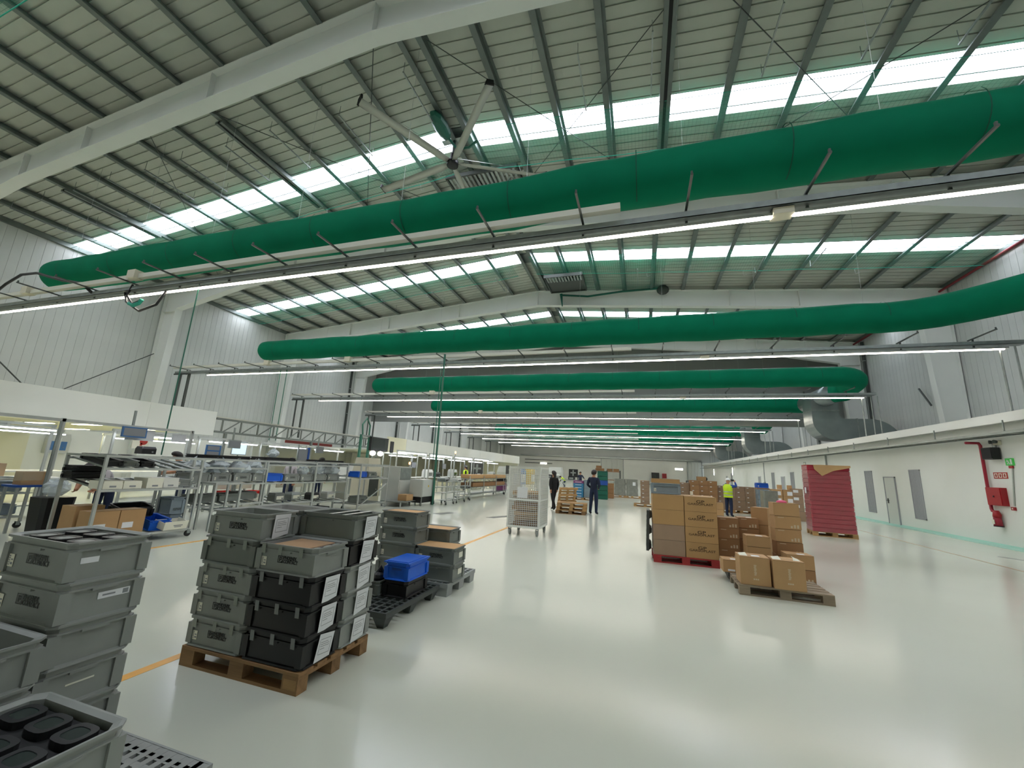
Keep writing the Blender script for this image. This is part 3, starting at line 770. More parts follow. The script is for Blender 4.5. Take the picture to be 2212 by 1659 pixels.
# far end wall fittings
YE = Y1 - 0.06
for i, (x0, x1) in enumerate(((-7.7,-3.5),(8.6,11.0))):
    d = struct('door_%d' % (6+i), None); d.location = (x0, YE, 0); d['label'] = 'tall grey dock door in the far wall'
    wdt = x1-x0
    obj('door_frame', MB().box(-0.15,0,-0.12,0,0,4.75).box(wdt,wdt+0.15,-0.12,0,0,4.75).box(-0.15,wdt+0.15,-0.12,0,4.6,4.75), 'galv', d)
    for k in range(4): obj('door_panel', MB().box(wdt*k/4+0.03,wdt*(k+1)/4-0.03,-0.08,0,0,4.6), 'door', d)
struct('trim_2', MB().box(LXW+4, 11.0, YE-0.5, YE-0.1, 4.75, 5.0), 'galv', label='grey tray running across the far wall')
for i, x in enumerate((-19.9, 7.0)):
    t = thing('wall_lamp', ['small bright lamp on the far wall, left one', 'small bright lamp on the far wall, right one'][i], 'lamp', (x, YE, 3.0)); obj('body', MB().box(-0.75,0.75,-0.06,0,-0.05,0.4), 'alu', t); obj('diffuser', MB().box(-0.7,0.7,-0.1,-0.06,0,0.35), 'bulb', t)
tag(obj('far_pipe', MB().tube([(-24,YE-0.2,3.9),(-8,YE-0.2,3.9)],0.07,6).tube([(-24,YE-0.2,3.2),(-18,YE-0.2,3.2)],0.06,6), 'darkmetal'), 'dark pipe running along the far white wall', 'pipe')
# ================================================================== crates, boxes and pallets
CH = 0.215     # crate height
CP = 0.212     # stacking pitch
def ring(l, w, z, c=0.03):
    x, y = l/2, w/2
    return [(-x+c,-y,z),(x-c,-y,z),(x,-y+c,z),(x,y-c,z),(x-c,y,z),(-x+c,y,z),(-x,y-c,z),(-x,-y+c,z)]
def crate_body(l=0.6, w=0.4, h=CH):
    m = MB()
    P = [(0.012,0.0),(0.0,0.004),(0.004,0.014),(0.018,0.02),(0.022,h-0.05),(0.004,h-0.047),(0.004,h-0.040),(0.014,h-0.036),(0.014,h-0.014),(0.0,h-0.012),(0.0,h),(0.010,h),(0.030,h-0.01),(0.034,0.012)]
    rings = [ring(l-2*i, w-2*i, z, 0.035) for i, z in P]
    m.loft(rings, cap=False)
    n = len(m.v); m.f.append(tuple(range(n-8, n))); m.f.append(tuple(reversed(range(8))))
    for sx in (-1,1):                                  # corner pillars and ribs
        for sy in (-1,1):
            xo, yo = sx*(l/2-0.006), sy*(w/2-0.006); P2 = lambda i, j: (xo-sx*i, yo-sy*j)
            m.prism([P2(0,0), P2(0.055,0), P2(0.055,0.015), P2(0.015,0.015), P2(0.015,0.055), P2(0,0.055)], 'z', 0.018, h-0.046)
    return m
CM = {}
def crate_meshes(m, h=CH, l=0.6, w=0.4):
    k = (m, h, l, w)
    if k not in CM:
        grip = MB().box(-0.055,0.055,-w/2+0.002,-w/2+0.02,h-0.058,h-0.046)
        side = MB().box(l/2-0.02,l/2-0.002,-0.06,0.06,h-0.058,h-0.046)
        CM[k] = (crate_body(l,w,h).mesh('crate_body', m), grip.mesh('grip', m), side.mesh('grip', m))
    return CM[k]
LOGO_P = MB().box(0,0.062,-0.0008,0,0,0.006).box(0,0.062,-0.0008,0,0.056,0.062).box(0,0.006,-0.0008,0,0,0.062).box(0.056,0.062,-0.0008,0,0,0.062).box(0.018,0.026,-0.0008,0,0.012,0.05).box(0.018,0.045,-0.0008,0,0.044,0.05).box(0.018,0.045,-0.0008,0,0.026,0.032).box(0.04,0.046,-0.0008,0,0.028,0.048)
LOGO_P.prism([(0.056,0.006),(0.056,0.026),(0.034,0.006)], 'y', -0.0008, 0)
LPM = {c: LOGO_P.mesh('logo_mark', c) for c in ('print', 'logofaint')}
STK = MB().box(0,0.05,-0.0012,0,0,0.066).mesh('barcode_sticker','sticker')
bc = MB()
for k in range(5): bc.box(0.006,0.018,-0.0016,-0.0012,0.008+k*0.011,0.014+k*0.011)
bc.box(0.026,0.044,-0.0016,-0.0012,0.034,0.042); bc.box(0.024,0.044,-0.0016,-0.0012,0.012,0.024)
BCM = bc.mesh('barcode','ink')
# A5-like paper sheet with a rounded frame and lines of print; lies in the YZ plane facing +X
pp = MB()
sh = [(-0.085,-0.02),(0.078,0.0),(0.085,0.17),(-0.078,0.178)]
pp.loft([[(0.0,y,z) for y,z in sh],[(0.0012,y,z) for y,z in sh]])
PAPER = pp.mesh('paper_sheet','paper')
ln = MB()
for (a,b,z) in ((-0.055,0.055,0.135),(-0.055,0.06,0.03),(-0.05,0.03,0.112),(-0.05,0.045,0.098),(-0.05,0.045,0.084),(-0.05,0.0,0.066)): ln.box(0.0012,0.0016,a,b,z,z+0.004)
ln.box(0.0012,0.0016,-0.062,-0.059,0.03,0.138); ln.box(0.0012,0.0016,0.059,0.062,0.03,0.138)
PRINT = ln.mesh('print_lines','ink')
TAPE = MB().box(-0.019,0.019,-0.001,0.002,-0.065,0.01).mesh('tape_strip','tape')
TAPED = MB().box(-0.019,0.019,-0.001,0.002,-0.065,0.01).mesh('tape_strip','tapedark')
def crate(label, x, y, z, rz=0.0, m='crategrey', logo=None, sticker=False, paper=None, tapes=None, group=None, h=CH, l=0.6, w=0.4, name='storage_crate', grips=True):
    """x,y centre; front is -Y"""
    t = thing(name, label, 'crate', (x,y,z), rz, group)
    b, g1, g2 = crate_meshes(m, h, l, w)
    bo = put('crate_body', b, t)
    if grips: put('grip', g1, bo); put('grip', g2, bo)
    yf = -w/2 + 0.0172
    if sticker: s_ = put('barcode_sticker', STK, t, (-l/2+0.06, yf, 0.045)); put('barcode', BCM, s_)
    if logo:
        lx = -0.085
        lg = put('logo', LPM[logo], t, (lx+0.01, yf, 0.078), scale=(0.86,1,0.86)); put('lettering', text_mesh('PHOENIX', 0.043, logo, xs=0.80, bold=0.001, align='LEFT'), lg, (0.066, 0, 0.046)); put('lettering', text_mesh('CONTACT', 0.043, logo, xs=0.80, bold=0.001, align='LEFT'), lg, (0.066, 0, 0.014))
    if paper is not None:
        dy, dz, tilt = paper
        p_ = put('paper_label', PAPER, t, (l/2-0.002, dy, dz), (tilt*0.4, 0.06, 0.0)); put('print', PRINT, p_)
    for tx in (tapes or []): put('tape_strip', TAPED if m == 'crateblack' else TAPE, t, (tx, -w/2+0.0005, h-0.012), (0.05,0,random.uniform(-.1,.1)*0))
    return t
def lid(t, m='cardflat', l=0.55, w=0.35, z=CH-0.02, name='cardboard_sheet', label=None):
    o = obj(name, MB().box(-l/2,l/2,-w/2,w/2,z,z+0.008), m, t)
    if label: o['label'] = label
    return o
def moulded_insert(t, m='blackmatte', h=CH):
    o = obj('moulded_tray', MB().box(-0.262,0.262,-0.162,0.162,h-0.07,h-0.04), m, t); o['label'] = 'black moulded tray of rounded cups'
    for ix in range(3):
        for iy in range(2):
            cx, cy = -0.175+0.175*ix, -0.078+0.156*iy
            pr = [(cx+0.07*math.copysign(abs(math.cos(a))**0.6, math.cos(a)), cy+0.06*math.copysign(abs(math.sin(a))**0.6, math.sin(a))) for a in [2*PI*k/20 for k in range(20)]]
            pi = [(cx+(px-cx)*0.66, cy+(py-cy)*0.62) for px, py in pr]
            r = MB(); r.loft([[(a,b,h-0.045) for a,b in pr],[(a,b,h-0.010) for a,b in pr],[(a,b,h-0.010) for a,b in pi],[(a,b,h-0.04) for a,b in pi]], cap=False)
            c = obj('cup', r, 'black', o); obj('cup_disc', MB().prism(pi, 'z', h-0.045, h-0.012), 'crategrey' if t.location.z > 0.8 else 'screen', c)

# --- pallets
def plank_mesh(d, m, key):
    k = ('plank', d, m, key)
    if k not in CM:
        b = MB().box(-d[0]/2,d[0]/2,-d[1]/2,d[1]/2,0,d[2]); CM[k] = b.mesh('plank' if key == 'p' else 'block', m)
    return CM[k]
def euro(label, x, y, z=0.0, rz=0.0, m='wood', group=None, simple=False):
    """1.2 x 0.8 Euro pallet, long side along X"""
    t = thing('wooden_pallet', label, 'pallet', (x,y,z), rz, group)
    for yy, wd in ((-0.3275,0.145),(-0.165,0.1),(0,0.145),(0.165,0.1),(0.3275,0.145)): put('plank', plank_mesh((1.2,wd,0.022), m, 'p'), t, (0,yy,0.122))
    for xx in (-0.5275,0,0.5275): put('plank', plank_mesh((0.145,0.8,0.022), m, 'p'), t, (xx,0,0.1))
    for yy in (-0.35,0,0.35):
        put('plank', plank_mesh((1.2,0.1,0.022), m, 'p'), t, (0,yy,0))
        for xx in (-0.5275,0,0.5275): put('block', plank_mesh((0.145,0.1,0.078), m, 'b'), t, (xx,yy,0.022))
    return t
def plastic_pallet(label, x, y, lx, ly, m, nx, ny, h=0.15, bw=0.012, ed=0.03, rz=0.0, z=0.0, taper=0.6):
    t = thing('plastic_pallet', label, 'pallet', (x,y,z), rz)
    dk = MB()
    for k in range(nx+1):
        xx = -lx/2 + lx*k/nx; a = bw if 0 < k < nx else ed
        dk.box(max(-lx/2+0.008,xx-a), min(lx/2-0.008,xx+a), -ly/2+0.008, ly/2-0.008, h-0.035, h)
    for k in range(ny+1):
        yy = -ly/2 + ly*k/ny; a = bw if 0 < k < ny else ed
        dk.box(-lx/2+0.007, lx/2-0.007, max(-ly/2+0.007,yy-a), min(ly/2-0.007,yy+a), h-0.033, h-0.001)
    dk.box(-lx/2,-lx/2+0.012,-ly/2+0.012,ly/2-0.012,h-0.05,h+0.001); dk.box(lx/2-0.012,lx/2,-ly/2+0.012,ly/2-0.012,h-0.05,h+0.001); dk.box(-lx/2,lx/2,-ly/2,-ly/2+0.012,h-0.051,h+0.0015); dk.box(-lx/2,lx/2,ly/2-0.012,ly/2,h-0.051,h+0.0015)
    obj('grid_deck', dk, m, t)
    lg = MB().loft([[(sx*0.07*q,sy*0.07*q,zz) for sx,sy in ((-1,-1),(1,-1),(1,1),(-1,1))] for q, zz in ((taper,0.0),(1.2,h-0.04))]).mesh('leg', m)
    for xx in (-lx/2+0.09, 0, lx/2-0.09):
        for yy in (-ly/2+0.09, 0, ly/2-0.09): put('leg', lg, t, (xx,yy,0))
    return t

# ---- A. near left: grey plastic pallet with three stacks
plastic_pallet('grey plastic pallet under the crate stacks in the bottom left corner', -2.72, 1.43, 1.26, 0.84, 'plasticgrey', 20, 12, bw=0.017, ed=0.075)
z0 = 0.15
HB = ['bottom', 'second', 'third', 'fourth', 'top']
for k in range(5):
    c = crate('grey crate, %s of the tall five-crate stack at the left edge' % ('top' if k == 4 else HB[k] + (' from the bottom' if k else '')), -3.17 + (0.004,-0.004,0.002,0,-0.005)[k], 1.66, z0+k*0.204, rz=(0.01,-0.015,0.0,0.012,0.0)[k], logo='logofaint' if k >= 3 else None, sticker=k >= 3, group='crates in the tall left stack')
    if k == 4: moulded_insert(c); obj('tag_label', MB().box(0.2805,0.2825,-0.13,-0.05,0.10,0.13), 'paper', c)
    if k == 3: lb = obj('tag_label', MB().box(0.2805,0.2825,-0.02,0.13,0.10,0.135), 'paper', c); obj('print_lines', MB().box(0.2825,0.283,0.095,0.122,0.105,0.13).box(0.2825,0.283,0.0,0.06,0.113,0.122), 'ink', lb)
    if k == 1: obj('smudge', MB().box(0.2805,0.2825,-0.06,0.06,0.10,0.108), 'sticker', c)
for k in range(3):
    c = crate('open grey crate on top of the short stack cut by the left edge' if k == 2 else 'grey crate under the open one at the left edge, %s' % ('in the middle' if k == 1 else 'at the bottom'), -3.06, 1.22, z0+k*0.204, group='crates in the short left stack')
    if k == 2: obj('tag_label', MB().box(0.2805,0.2825,-0.02,0.05,0.05,0.13), 'paper', c)
for k in range(2):
    c = crate('grey crate of black moulded cups filling the bottom left corner' if k else 'grey crate beneath the crate of black cups in the corner', -2.36, 1.2, z0+k*0.204)
    if k: moulded_insert(c)

# ---- B. wooden pallet with four columns of crates
pb = euro('brown wooden pallet carrying the grey and black crates in front', -3.0, 3.11)
obj('stamp', MB().box(0.47,0.585,-0.4012,-0.4,0.03,0.095), 'woodlight', pb)
fl_ = {'FL': (-3.305, 2.92), 'FR': (-2.705, 2.92), 'BL': (-3.305, 3.325), 'BR': (-2.705, 3.325)}
W5 = ['bottom', 'second', 'third', 'fourth', 'top']
x, y = fl_['FL']
for k in range(5):
    c = crate('grey crate with %s, %s crate of the front left column on the pallet' % ('no printed logo' if k == 3 else 'printed logo', W5[k]), x + (0,-0.005,0.0,-0.01,0.02)[k], y, 0.146+k*CP, m='cratedark' if k == 3 else 'crategrey', logo=None if k == 3 else 'print', sticker=k != 3, tapes=[-0.22,0.0,0.18] if k < 4 else None, group='front left column of crates on the pallet', paper=(0.0,0.03,0.1) if k == 4 else None)
x, y = fl_['FR']
for k in range(3):
    crate('black crate sealed with grey tape, %s of the three in the front column' % ('bottom','middle','top')[k], x, y, 0.146+k*CP, m='crateblack', tapes=[-0.2,0.0,0.2], paper=(0.02,0.02,(-.25,0.05,0.05)[k]), group='front right column of crates on the pallet')
c = crate('grey crate topped with cardboard, resting on the three black crates', x-0.005, y, 0.146+3*CP, logo='print', sticker=True, tapes=[-0.22,-0.05,0.16], group='front right column of crates on the pallet')
lid(c, 'cardflat', 0.36, 0.30, label='brown cardboard sheet'); obj('plastic_film', MB().box(-0.27,0.27,-0.17,0.17,CH-0.011,CH-0.009), 'wrapclear', c)
for yy in (-0.1, 0.02, 0.12): obj('foil_packet', MB().sphere((0.225,yy,CH-0.022),0.045,8,5,(0.8,1.0,0.25)), 'reflective', c)
x, y = fl_['BR']
for k in range(5):
    c = crate(('grey crate with a sheet of paper, bottom of the rear column on the pallet', 'grey crate with a sheet of paper, second of the rear column on the pallet', 'grey crate with a sheet of paper, third of the rear column on the pallet', 'black crate with a sheet of paper near the top of the rear column', 'open dark grey crate with white straps, top of the rear column')[k], x+0.012*(k == 4), y, 0.146+k*CP, m=('crategrey','crategrey','crategrey','crateblack','cratedark')[k], paper=(0.03,(0.02,0.03,0.03,0.02,0.02)[k],(0,.1,.3,-.05,.1)[k]), group='rear right column of crates on the pallet')
    if k == 4:
        for xx in (0.03, 0.17): obj('strap', MB().box(xx-0.018,xx+0.018,-0.198,0.198,CH,CH+0.002), 'whitetape', c)
x, y = fl_['BL']
for k in range(5):
    c = crate('grey crate hidden at the back left of the pallet, layer %s' % W5[k], x, y, 0.146+k*CP, group='rear left column of crates on the pallet')
    if k == 4: obj('plastic_film', MB().box(-0.27,0.27,-0.17,0.17,CH-0.011,CH-0.009), 'wrapclear', c)

# ---- C. black nestable pallet with blue crate
plastic_pallet('dark plastic grid pallet standing behind the loaded wooden pallet', -2.93, 4.55, 0.82, 1.18, 'plasticblack', 8, 12, h=0.16, taper=0.55)
c = crate('black crate under the blue lidded crate on the dark pallet', -2.75, 4.68, 0.162, m='crateblack', l=0.33, w=0.5, h=0.18)
c = crate('bright blue crate with closed lid on top of a black crate', -2.75, 4.68, 0.343, m='blue', l=0.34, w=0.5, h=0.19, grips=False)
obj('lid', MB().box(-0.17,0.17,-0.25,0.25,0.19,0.202).box(-0.14,0.14,-0.22,0.22,0.202,0.208), 'blue', c)
obj('handle_slot', MB().box(-0.06,0.06,-0.2335,-0.229,0.11,0.135), 'bluedark', c)
c = crate('small grey bin of black parts and paper left of the blue crate', -3.07, 4.53, 0.162, m='cratedark', l=0.28, w=0.3, h=0.16, grips=False)
obj('paper_sheet', MB().box(-0.1,0.0,-0.105,-0.1,0.05,0.30), 'paper', c)
obj('black_parts', MB().sphere((0.04,0.0,0.17),0.08,8,6,(0.9,1,0.9)).tube([(-0.03,-0.04,0.13),(0.05,0.0,0.28),(0.09,0.04,0.17)],0.03,6), 'black', c)

# ---- D. grey plastic pallet with crates
plastic_pallet('light grey plastic pallet under the crates with cardboard lids', -3.04, 5.68, 1.2, 0.94, 'plasticgrey', 12, 10, h=0.16, taper=1.1)
for k in range(4):
    c = crate(('bottom','second','third','cardboard-topped highest')[k] + ' grey crate of the four-high stack on the grey plastic pallet', -3.30, 5.44, 0.162+k*CP, m='cratedark', logo='print' if k >= 2 else None, sticker=k >= 1, group='four-high crate stack on the grey plastic pallet')
    if k == 3: lid(c, label='brown cardboard sheet')
for k in range(2):
    c = crate(('lower grey crate of the short pair on the grey plastic pallet', 'upper grey crate with cardboard lid on the grey plastic pallet')[k], -2.70, 5.46, 0.162+k*CP, m='cratedark', logo='print' if k else None, sticker=k == 1)
    if k == 1: lid(c, l=0.57, w=0.37, z=CH-0.006, label='brown cardboard sheet')
    obj('tag_label', MB().box(0.2805,0.2825,0.0,0.12,0.07,0.14), 'sticker', c)
for k in range(3):
    c = crate(('bottom','middle','top')[k] + ' grey crate of the stack at the back of the grey plastic pallet', -2.98, 5.88, 0.162+k*CP*0.9, m='cratedark', group='rear crate stack on the grey plastic pallet')
    if k == 2: lid(c, label='brown cardboard sheet')

# ---- cardboard boxes
def cbox(label, x, y, z, l, w, h, m='card', rz=0.0, group=None, tape=True, sticker=None, logo=None, toplabel=False, name='cardboard_box', side_print=False, vprint=False):
    """x,y = centre; z = bottom"""
    t = thing(name, label, 'box', (x,y,z), rz, group)
    g = 0.002
    b = MB(); b.loft([ring(l,w,0,0.006), ring(l,w,0.004,0.004), ring(l-0.002,w-0.002,h-0.004,0.004), ring(l-0.004,w-0.004,h-g,0.006)])
    bo = obj('carton', b, m, t)
    if tape:
        obj('tape_seam', MB().box(-l/2+0.004,l/2-0.004,-0.025,0.025,h-g,h-g+0.0012), 'cardtape', t)
        obj('flap_gap', MB().box(-l/2+0.004,l/2-0.004,-w/2+0.0,-w/2+0.0015,h-0.006,h-0.003), 'cardprint', t)
    if sticker: obj('sticker', MB().box(sticker[0],sticker[1],-w/2-0.0015,-w/2,sticker[2],sticker[3]), 'paper', t)
    if toplabel: obj('sticker', MB().box(-0.02,l*0.22,-w*0.3,-w*0.02,h-g,h-g+0.0025), 'paper', t)
    if logo:
        put('logo', text_mesh('GP', 0.078, 'cardprint', xs=1.6, bold=0.001), t, (0,-w/2-0.0006,h*0.66)); put('lettering', text_mesh('GARSOPLAST', 0.058, 'cardprint', xs=1.36, bold=0.0008), t, (0,-w/2-0.0006,h*0.49))
    if side_print:
        m_ = MB()
        for k in range(3): m_.box(l/2-0.17+k*0.05,l/2-0.14+k*0.05,-w/2-0.001,-w/2,0.02,0.06+0.02*(k > 0))
        m_.box(-l/2+0.05,-l/2+0.15,-w/2-0.001,-w/2,h-0.035,h-0.025)
        obj('print_marks', m_, 'cardwhiteprint', t)
    if vprint:
        m_ = MB(); zz = 0.14
        for k in range(9): m_.box(-0.016+0.004*(k % 2),0.012+0.004*(k % 3),-w/2-0.001,-w/2,zz+k*0.017,zz+k*0.017+0.011)
        for k in range(3): m_.box(-0.03+k*0.026,-0.01+k*0.026,-w/2-0.001,-w/2,0.075,0.095)
        obj('print_marks', m_, 'cardwhiteprint', t)
    return t
# E. printed boxes on red pallet
euro('red-painted pallet under the printed cardboard boxes', 0.80, 9.50, rz=0.03, m='woodred')
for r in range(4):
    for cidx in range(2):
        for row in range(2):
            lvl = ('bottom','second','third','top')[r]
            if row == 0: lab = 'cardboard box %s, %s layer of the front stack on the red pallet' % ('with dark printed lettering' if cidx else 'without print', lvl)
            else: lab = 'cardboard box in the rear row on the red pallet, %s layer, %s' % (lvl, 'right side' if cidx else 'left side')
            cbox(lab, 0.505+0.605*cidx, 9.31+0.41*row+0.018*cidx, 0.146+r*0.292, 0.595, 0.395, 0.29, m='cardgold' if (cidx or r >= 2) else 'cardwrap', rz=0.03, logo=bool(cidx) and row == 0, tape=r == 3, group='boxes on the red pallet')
c = crate('blue-grey crate standing on the printed boxes', 0.49, 9.60, 0.146+4*0.292+0.002, m='crateblue', sticker=True)
cbox('flat cardboard box inside the crate above the printed boxes', 0.49, 9.60, 0.146+4*0.292+0.225, 0.57, 0.37, 0.09, m='cardgold')
tag(obj('paper_roll', MB().tube([(1.0,9.5,1.318),(1.0,9.5,1.40)],0.03,12), 'sticker'), 'small white roll standing on the printed boxes', 'roll')
t = plastic_pallet('dark plastic pallet leaning upright against the printed boxes', 0.10, 9.55, 0.8, 0.6, 'plasticblack', 8, 6, h=0.1)
t.rotation_euler = (0, math.radians(-88), 0); t.location = (0.19, 9.62, 0.56)
# F. small brown boxes behind the front wooden pallet
euro('wooden pallet holding the loose brown boxes', 2.1, 9.0, m='woodgrey')
plastic_pallet('dark plastic pallet end showing under the small labelled box', 1.62, 8.32, 0.5, 0.42, 'plasticblack', 5, 4, h=0.14)
G = 'loose brown boxes behind the front pallet'
for k in range(4): cbox('brown box in the low stack beside the printed boxes, %s' % ('at the bottom','second up','third up','on top')[k], 1.64, 9.52, 0.146+k*0.196, 0.38, 0.3, 0.194, m='carddark', group=G, side_print=True, tape=k == 3)
for k in range(4): cbox('brown box in the middle back stack with white top sheet, %s' % ('at the bottom','second up','third up','on top')[k], 2.03, 9.66, 0.146+k*0.2, 0.36, 0.3, 0.198, m='carddark', group=G, side_print=True, toplabel=k == 3)
for k in range(3): cbox('brown box in the middle front stack with pink top label, %s' % ('at the bottom','in the middle','on top')[k], 2.0, 8.86, 0.146+k*0.185, 0.38, 0.32, 0.183, m='card', group=G, toplabel=k == 2)
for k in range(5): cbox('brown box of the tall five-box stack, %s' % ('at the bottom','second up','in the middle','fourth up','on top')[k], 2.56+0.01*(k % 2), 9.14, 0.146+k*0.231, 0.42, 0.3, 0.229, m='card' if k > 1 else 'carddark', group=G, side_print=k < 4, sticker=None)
for k in range(3): cbox('turned brown box beside the tall stack, %s' % ('lowest','middle','highest')[k], 2.34, 9.82, 0.146+k*0.335, 0.3, 0.28, 0.333, m='card', rz=-0.5, group=G)
for k in range(2): cbox('brown box behind the front pallet at the right, %s' % ('lower one','upper one with label')[k], 2.56, 8.64, 0.02+k*0.23, 0.40, 0.34, 0.228, m='card' if k else 'carddark', group=G, side_print=k == 0, toplabel=k == 1)
cbox('small brown box with white labels left of the two front boxes', 1.46, 8.3, 0.142, 0.3, 0.32, 0.2, m='card', sticker=(-0.08,0.03,0.02,0.05), toplabel=True)
tag(obj('pink_bag', MB().sphere((2.53,9.12,1.31),0.07,10,6,(1.3,0.8,0.5)), 'pink', smooth=True), 'small crumpled pink bag on the tall stack of brown boxes', 'bag')
# G. front wooden pallet with two boxes
euro('weathered wooden pallet carrying two brown boxes in front', 1.99, 7.71, m='woodgrey', rz=-0.02)
for k, xx in enumerate((1.62, 2.05)):
    c = cbox(('left brown box with white vertical print on the weathered pallet', 'right brown box with white vertical print on the weathered pallet')[k], xx, 7.53-0.06*k, 0.147, 0.405, 0.36, 0.40, m='card', rz=-0.02, vprint=True, toplabel=k == 0)
    fl2 = MB(); fl2.loft([[(-0.19,-0.12,0.4),(-0.08,-0.12,0.4)],[(-0.2,-0.06,0.425),(-0.1,-0.05,0.44)],[(-0.19,0.0,0.415),(-0.1,0.02,0.41)]], cap=False, close=False)
    obj('torn_paper', fl2, 'sticker', c)
    if k: 
        f3 = MB(); f3.loft([[(0.08,-0.1,0.4),(0.17,-0.1,0.4)],[(0.09,-0.05,0.43),(0.16,-0.04,0.415)],[(0.08,0.0,0.45),(0.14,0.0,0.42)]], cap=False, close=False); obj('torn_paper', f3, 'sticker', c)
# H. red wrapped pallet
p = euro('pale wooden pallet under the red wrapped load', 6.05, 16.82, m='woodlight', rz=-0.1)
t = thing('wrapped_load', 'tall red load wrapped in clear film with torn paper on top', 'pallet load', (6.05,16.82,0.146), -0.1)
rw = MB(); rows = []
for k in range(15):
    z = k*0.143; s_ = 1.0 - 0.0012*k + 0.006*math.sin(k*2.3)
    rows.append(ring(1.19*s_, 0.8*s_, z, 0.03)); rows.append(ring(1.19*s_, 0.8*s_, z+0.118, 0.03)); rows.append(ring(1.19*s_-0.035, 0.8*s_-0.035, z+0.13, 0.03))
rw.loft(rows); obj('red_cartons', rw, 'redwrap', t)
fm = MB(); rows = []
for k in range(12):
    z = 0.0 + k*0.18; rows.append(ring(1.215+0.012*math.sin(k*1.7), 0.825+0.012*math.cos(k*2.1), z, 0.05))
fm.loft(rows, cap=False); obj('stretch_film', fm, 'wrapclear', t)
tp = MB(); tp.loft([[(-0.40,-0.44,2.02),(-0.2,-0.445,1.80),(0.12,-0.445,1.98),(0.60,-0.44,2.10)],[(-0.42,-0.43,2.165),(-0.2,-0.43,2.17),(0.2,-0.43,2.165),(0.60,-0.43,2.165)],[(-0.59,-0.2,2.17),(-0.2,-0.2,2.175),(0.2,-0.2,2.17),(0.6,-0.2,2.17)],[(-0.59,0.4,2.17),(-0.2,0.4,2.175),(0.2,0.4,2.17),(0.6,0.4,2.17)]], cap=False, close=False)
obj('paper_cover', tp, 'cardflat', t); obj('red_top', MB().box(-0.585,-0.3,-0.39,0.39,2.13,2.16), 'red', t)
obj('label', MB().box(-0.61,-0.606,-0.1,0.1,1.2,1.4), 'paper', t)
# ================================================================== workshop along the left
BX = -16.5
bk = struct('wall_bulkhead', None); bk['label'] = 'white bulkhead panels above the near workshop'
for a, b in ((-9,-3),(-3,3.2),(3.2,9.6),(9.6,12.0)): obj('wall_panel', MB().box(BX-0.12, BX, a+0.004, b-0.004, 2.42, 3.38), 'white', bk)
bk2 = struct('wall_bulkhead', None); bk2['label'] = 'white bulkhead panels above the farther workshop'
for a, b in ((24.0,26.3),(26.3,33.0),(33.0,41),(41,48.5),(48.5,56)): obj('wall_panel', MB().box(BX-0.12, BX, a+0.01, b-0.01, 2.45, 3.45), 'cream' if a < 26 else 'white', bk2)
struct('ceiling_workshop', MB().box(LXW+0.1, BX-0.12, Y0, 12.0, 2.50, 2.56), 'cream', label='low cream ceiling of the near workshop')
struct('ceiling_workshop_far', MB().box(LXW+0.1, BX-0.12, 24.0, 56.0, 2.52, 2.58), 'white', label='low ceiling of the farther workshop')
struct('wall_workshop_end', MB().box(LXW+0.1, BX-0.12, 55.8, 56, 0, 2.5), 'white')
for i, (x, y) in enumerate(((-21.6,8.4),(-20.1,8.5),(-18.1,8.8),(-23.4,11.1),(-18.0,10.4),(-26,6.0),(-22,4.5),(-25.5,9.5))):
    t = thing('ceiling_light', 'flat lit panel in the workshop ceiling, %s' % ('nearest the left edge','second along the front','under the middle of the bulkhead','in the second row','near the end of the bulkhead','deep in the corner','out at the left','at the back')[i], 'light', (x,y,2.5), group='workshop ceiling panels')
    obj('frame', MB().box(-0.62,0.62,-0.17,0.17,-0.03,0), 'whitegloss', t); obj('diffuser', MB().box(-0.58,0.58,-0.13,0.13,-0.042,-0.03), 'panel_light', t)
for i, y in enumerate((29, 36, 43, 50)):
    t = thing('ceiling_light', 'row of lit panels in the far workshop ceiling, %s' % ('first','second','third','last')[i], 'light', (BX-2.5,y,2.52), group='far workshop ceiling panels')
    obj('frame', MB().box(-0.3,0.3,-1.2,1.2,-0.03,0), 'whitegloss', t); obj('diffuser', MB().box(-0.26,0.26,-1.1,1.1,-0.042,-0.03), 'panel_light', t)
# lattice girder between the bulkheads
tr = thing('lattice_girder', 'grey lattice girder spanning between the two white bulkheads', 'truss', (BX, 12.0, 0))
obj('chord', MB().box(-0.05,0.05,0,11.8,3.08,3.16), 'steelgrey', tr); obj('chord', MB().box(-0.05,0.05,0,11.8,2.55,2.63), 'steelgrey', tr)
po = MB().box(-0.025,0.025,-0.025,0.025,2.63,3.08).mesh('upright','steelgrey'); di = MB().bar((0,0,2.63),(0,0.62,3.08),0.04).mesh('diagonal','steelgrey')
for k in range(14): put('upright', po, tr, (0,0.3+k*0.83,0)); put('diagonal', di, tr, (0,0.4+k*0.83,0))
obj('cable_run', MB().box(-0.2,-0.05,0,11.8,3.16,3.22), 'trunking', tr)
for yy in (0.5, 5.2, 10.8): obj('support_post', MB().box(-0.05,0.05,yy-0.05,yy+0.05,0,2.55), 'steelgrey', tr)
obj('red_beam', MB().box(-0.5,-0.4,4.0,7.2,2.42,2.56), 'redbrown', tr)

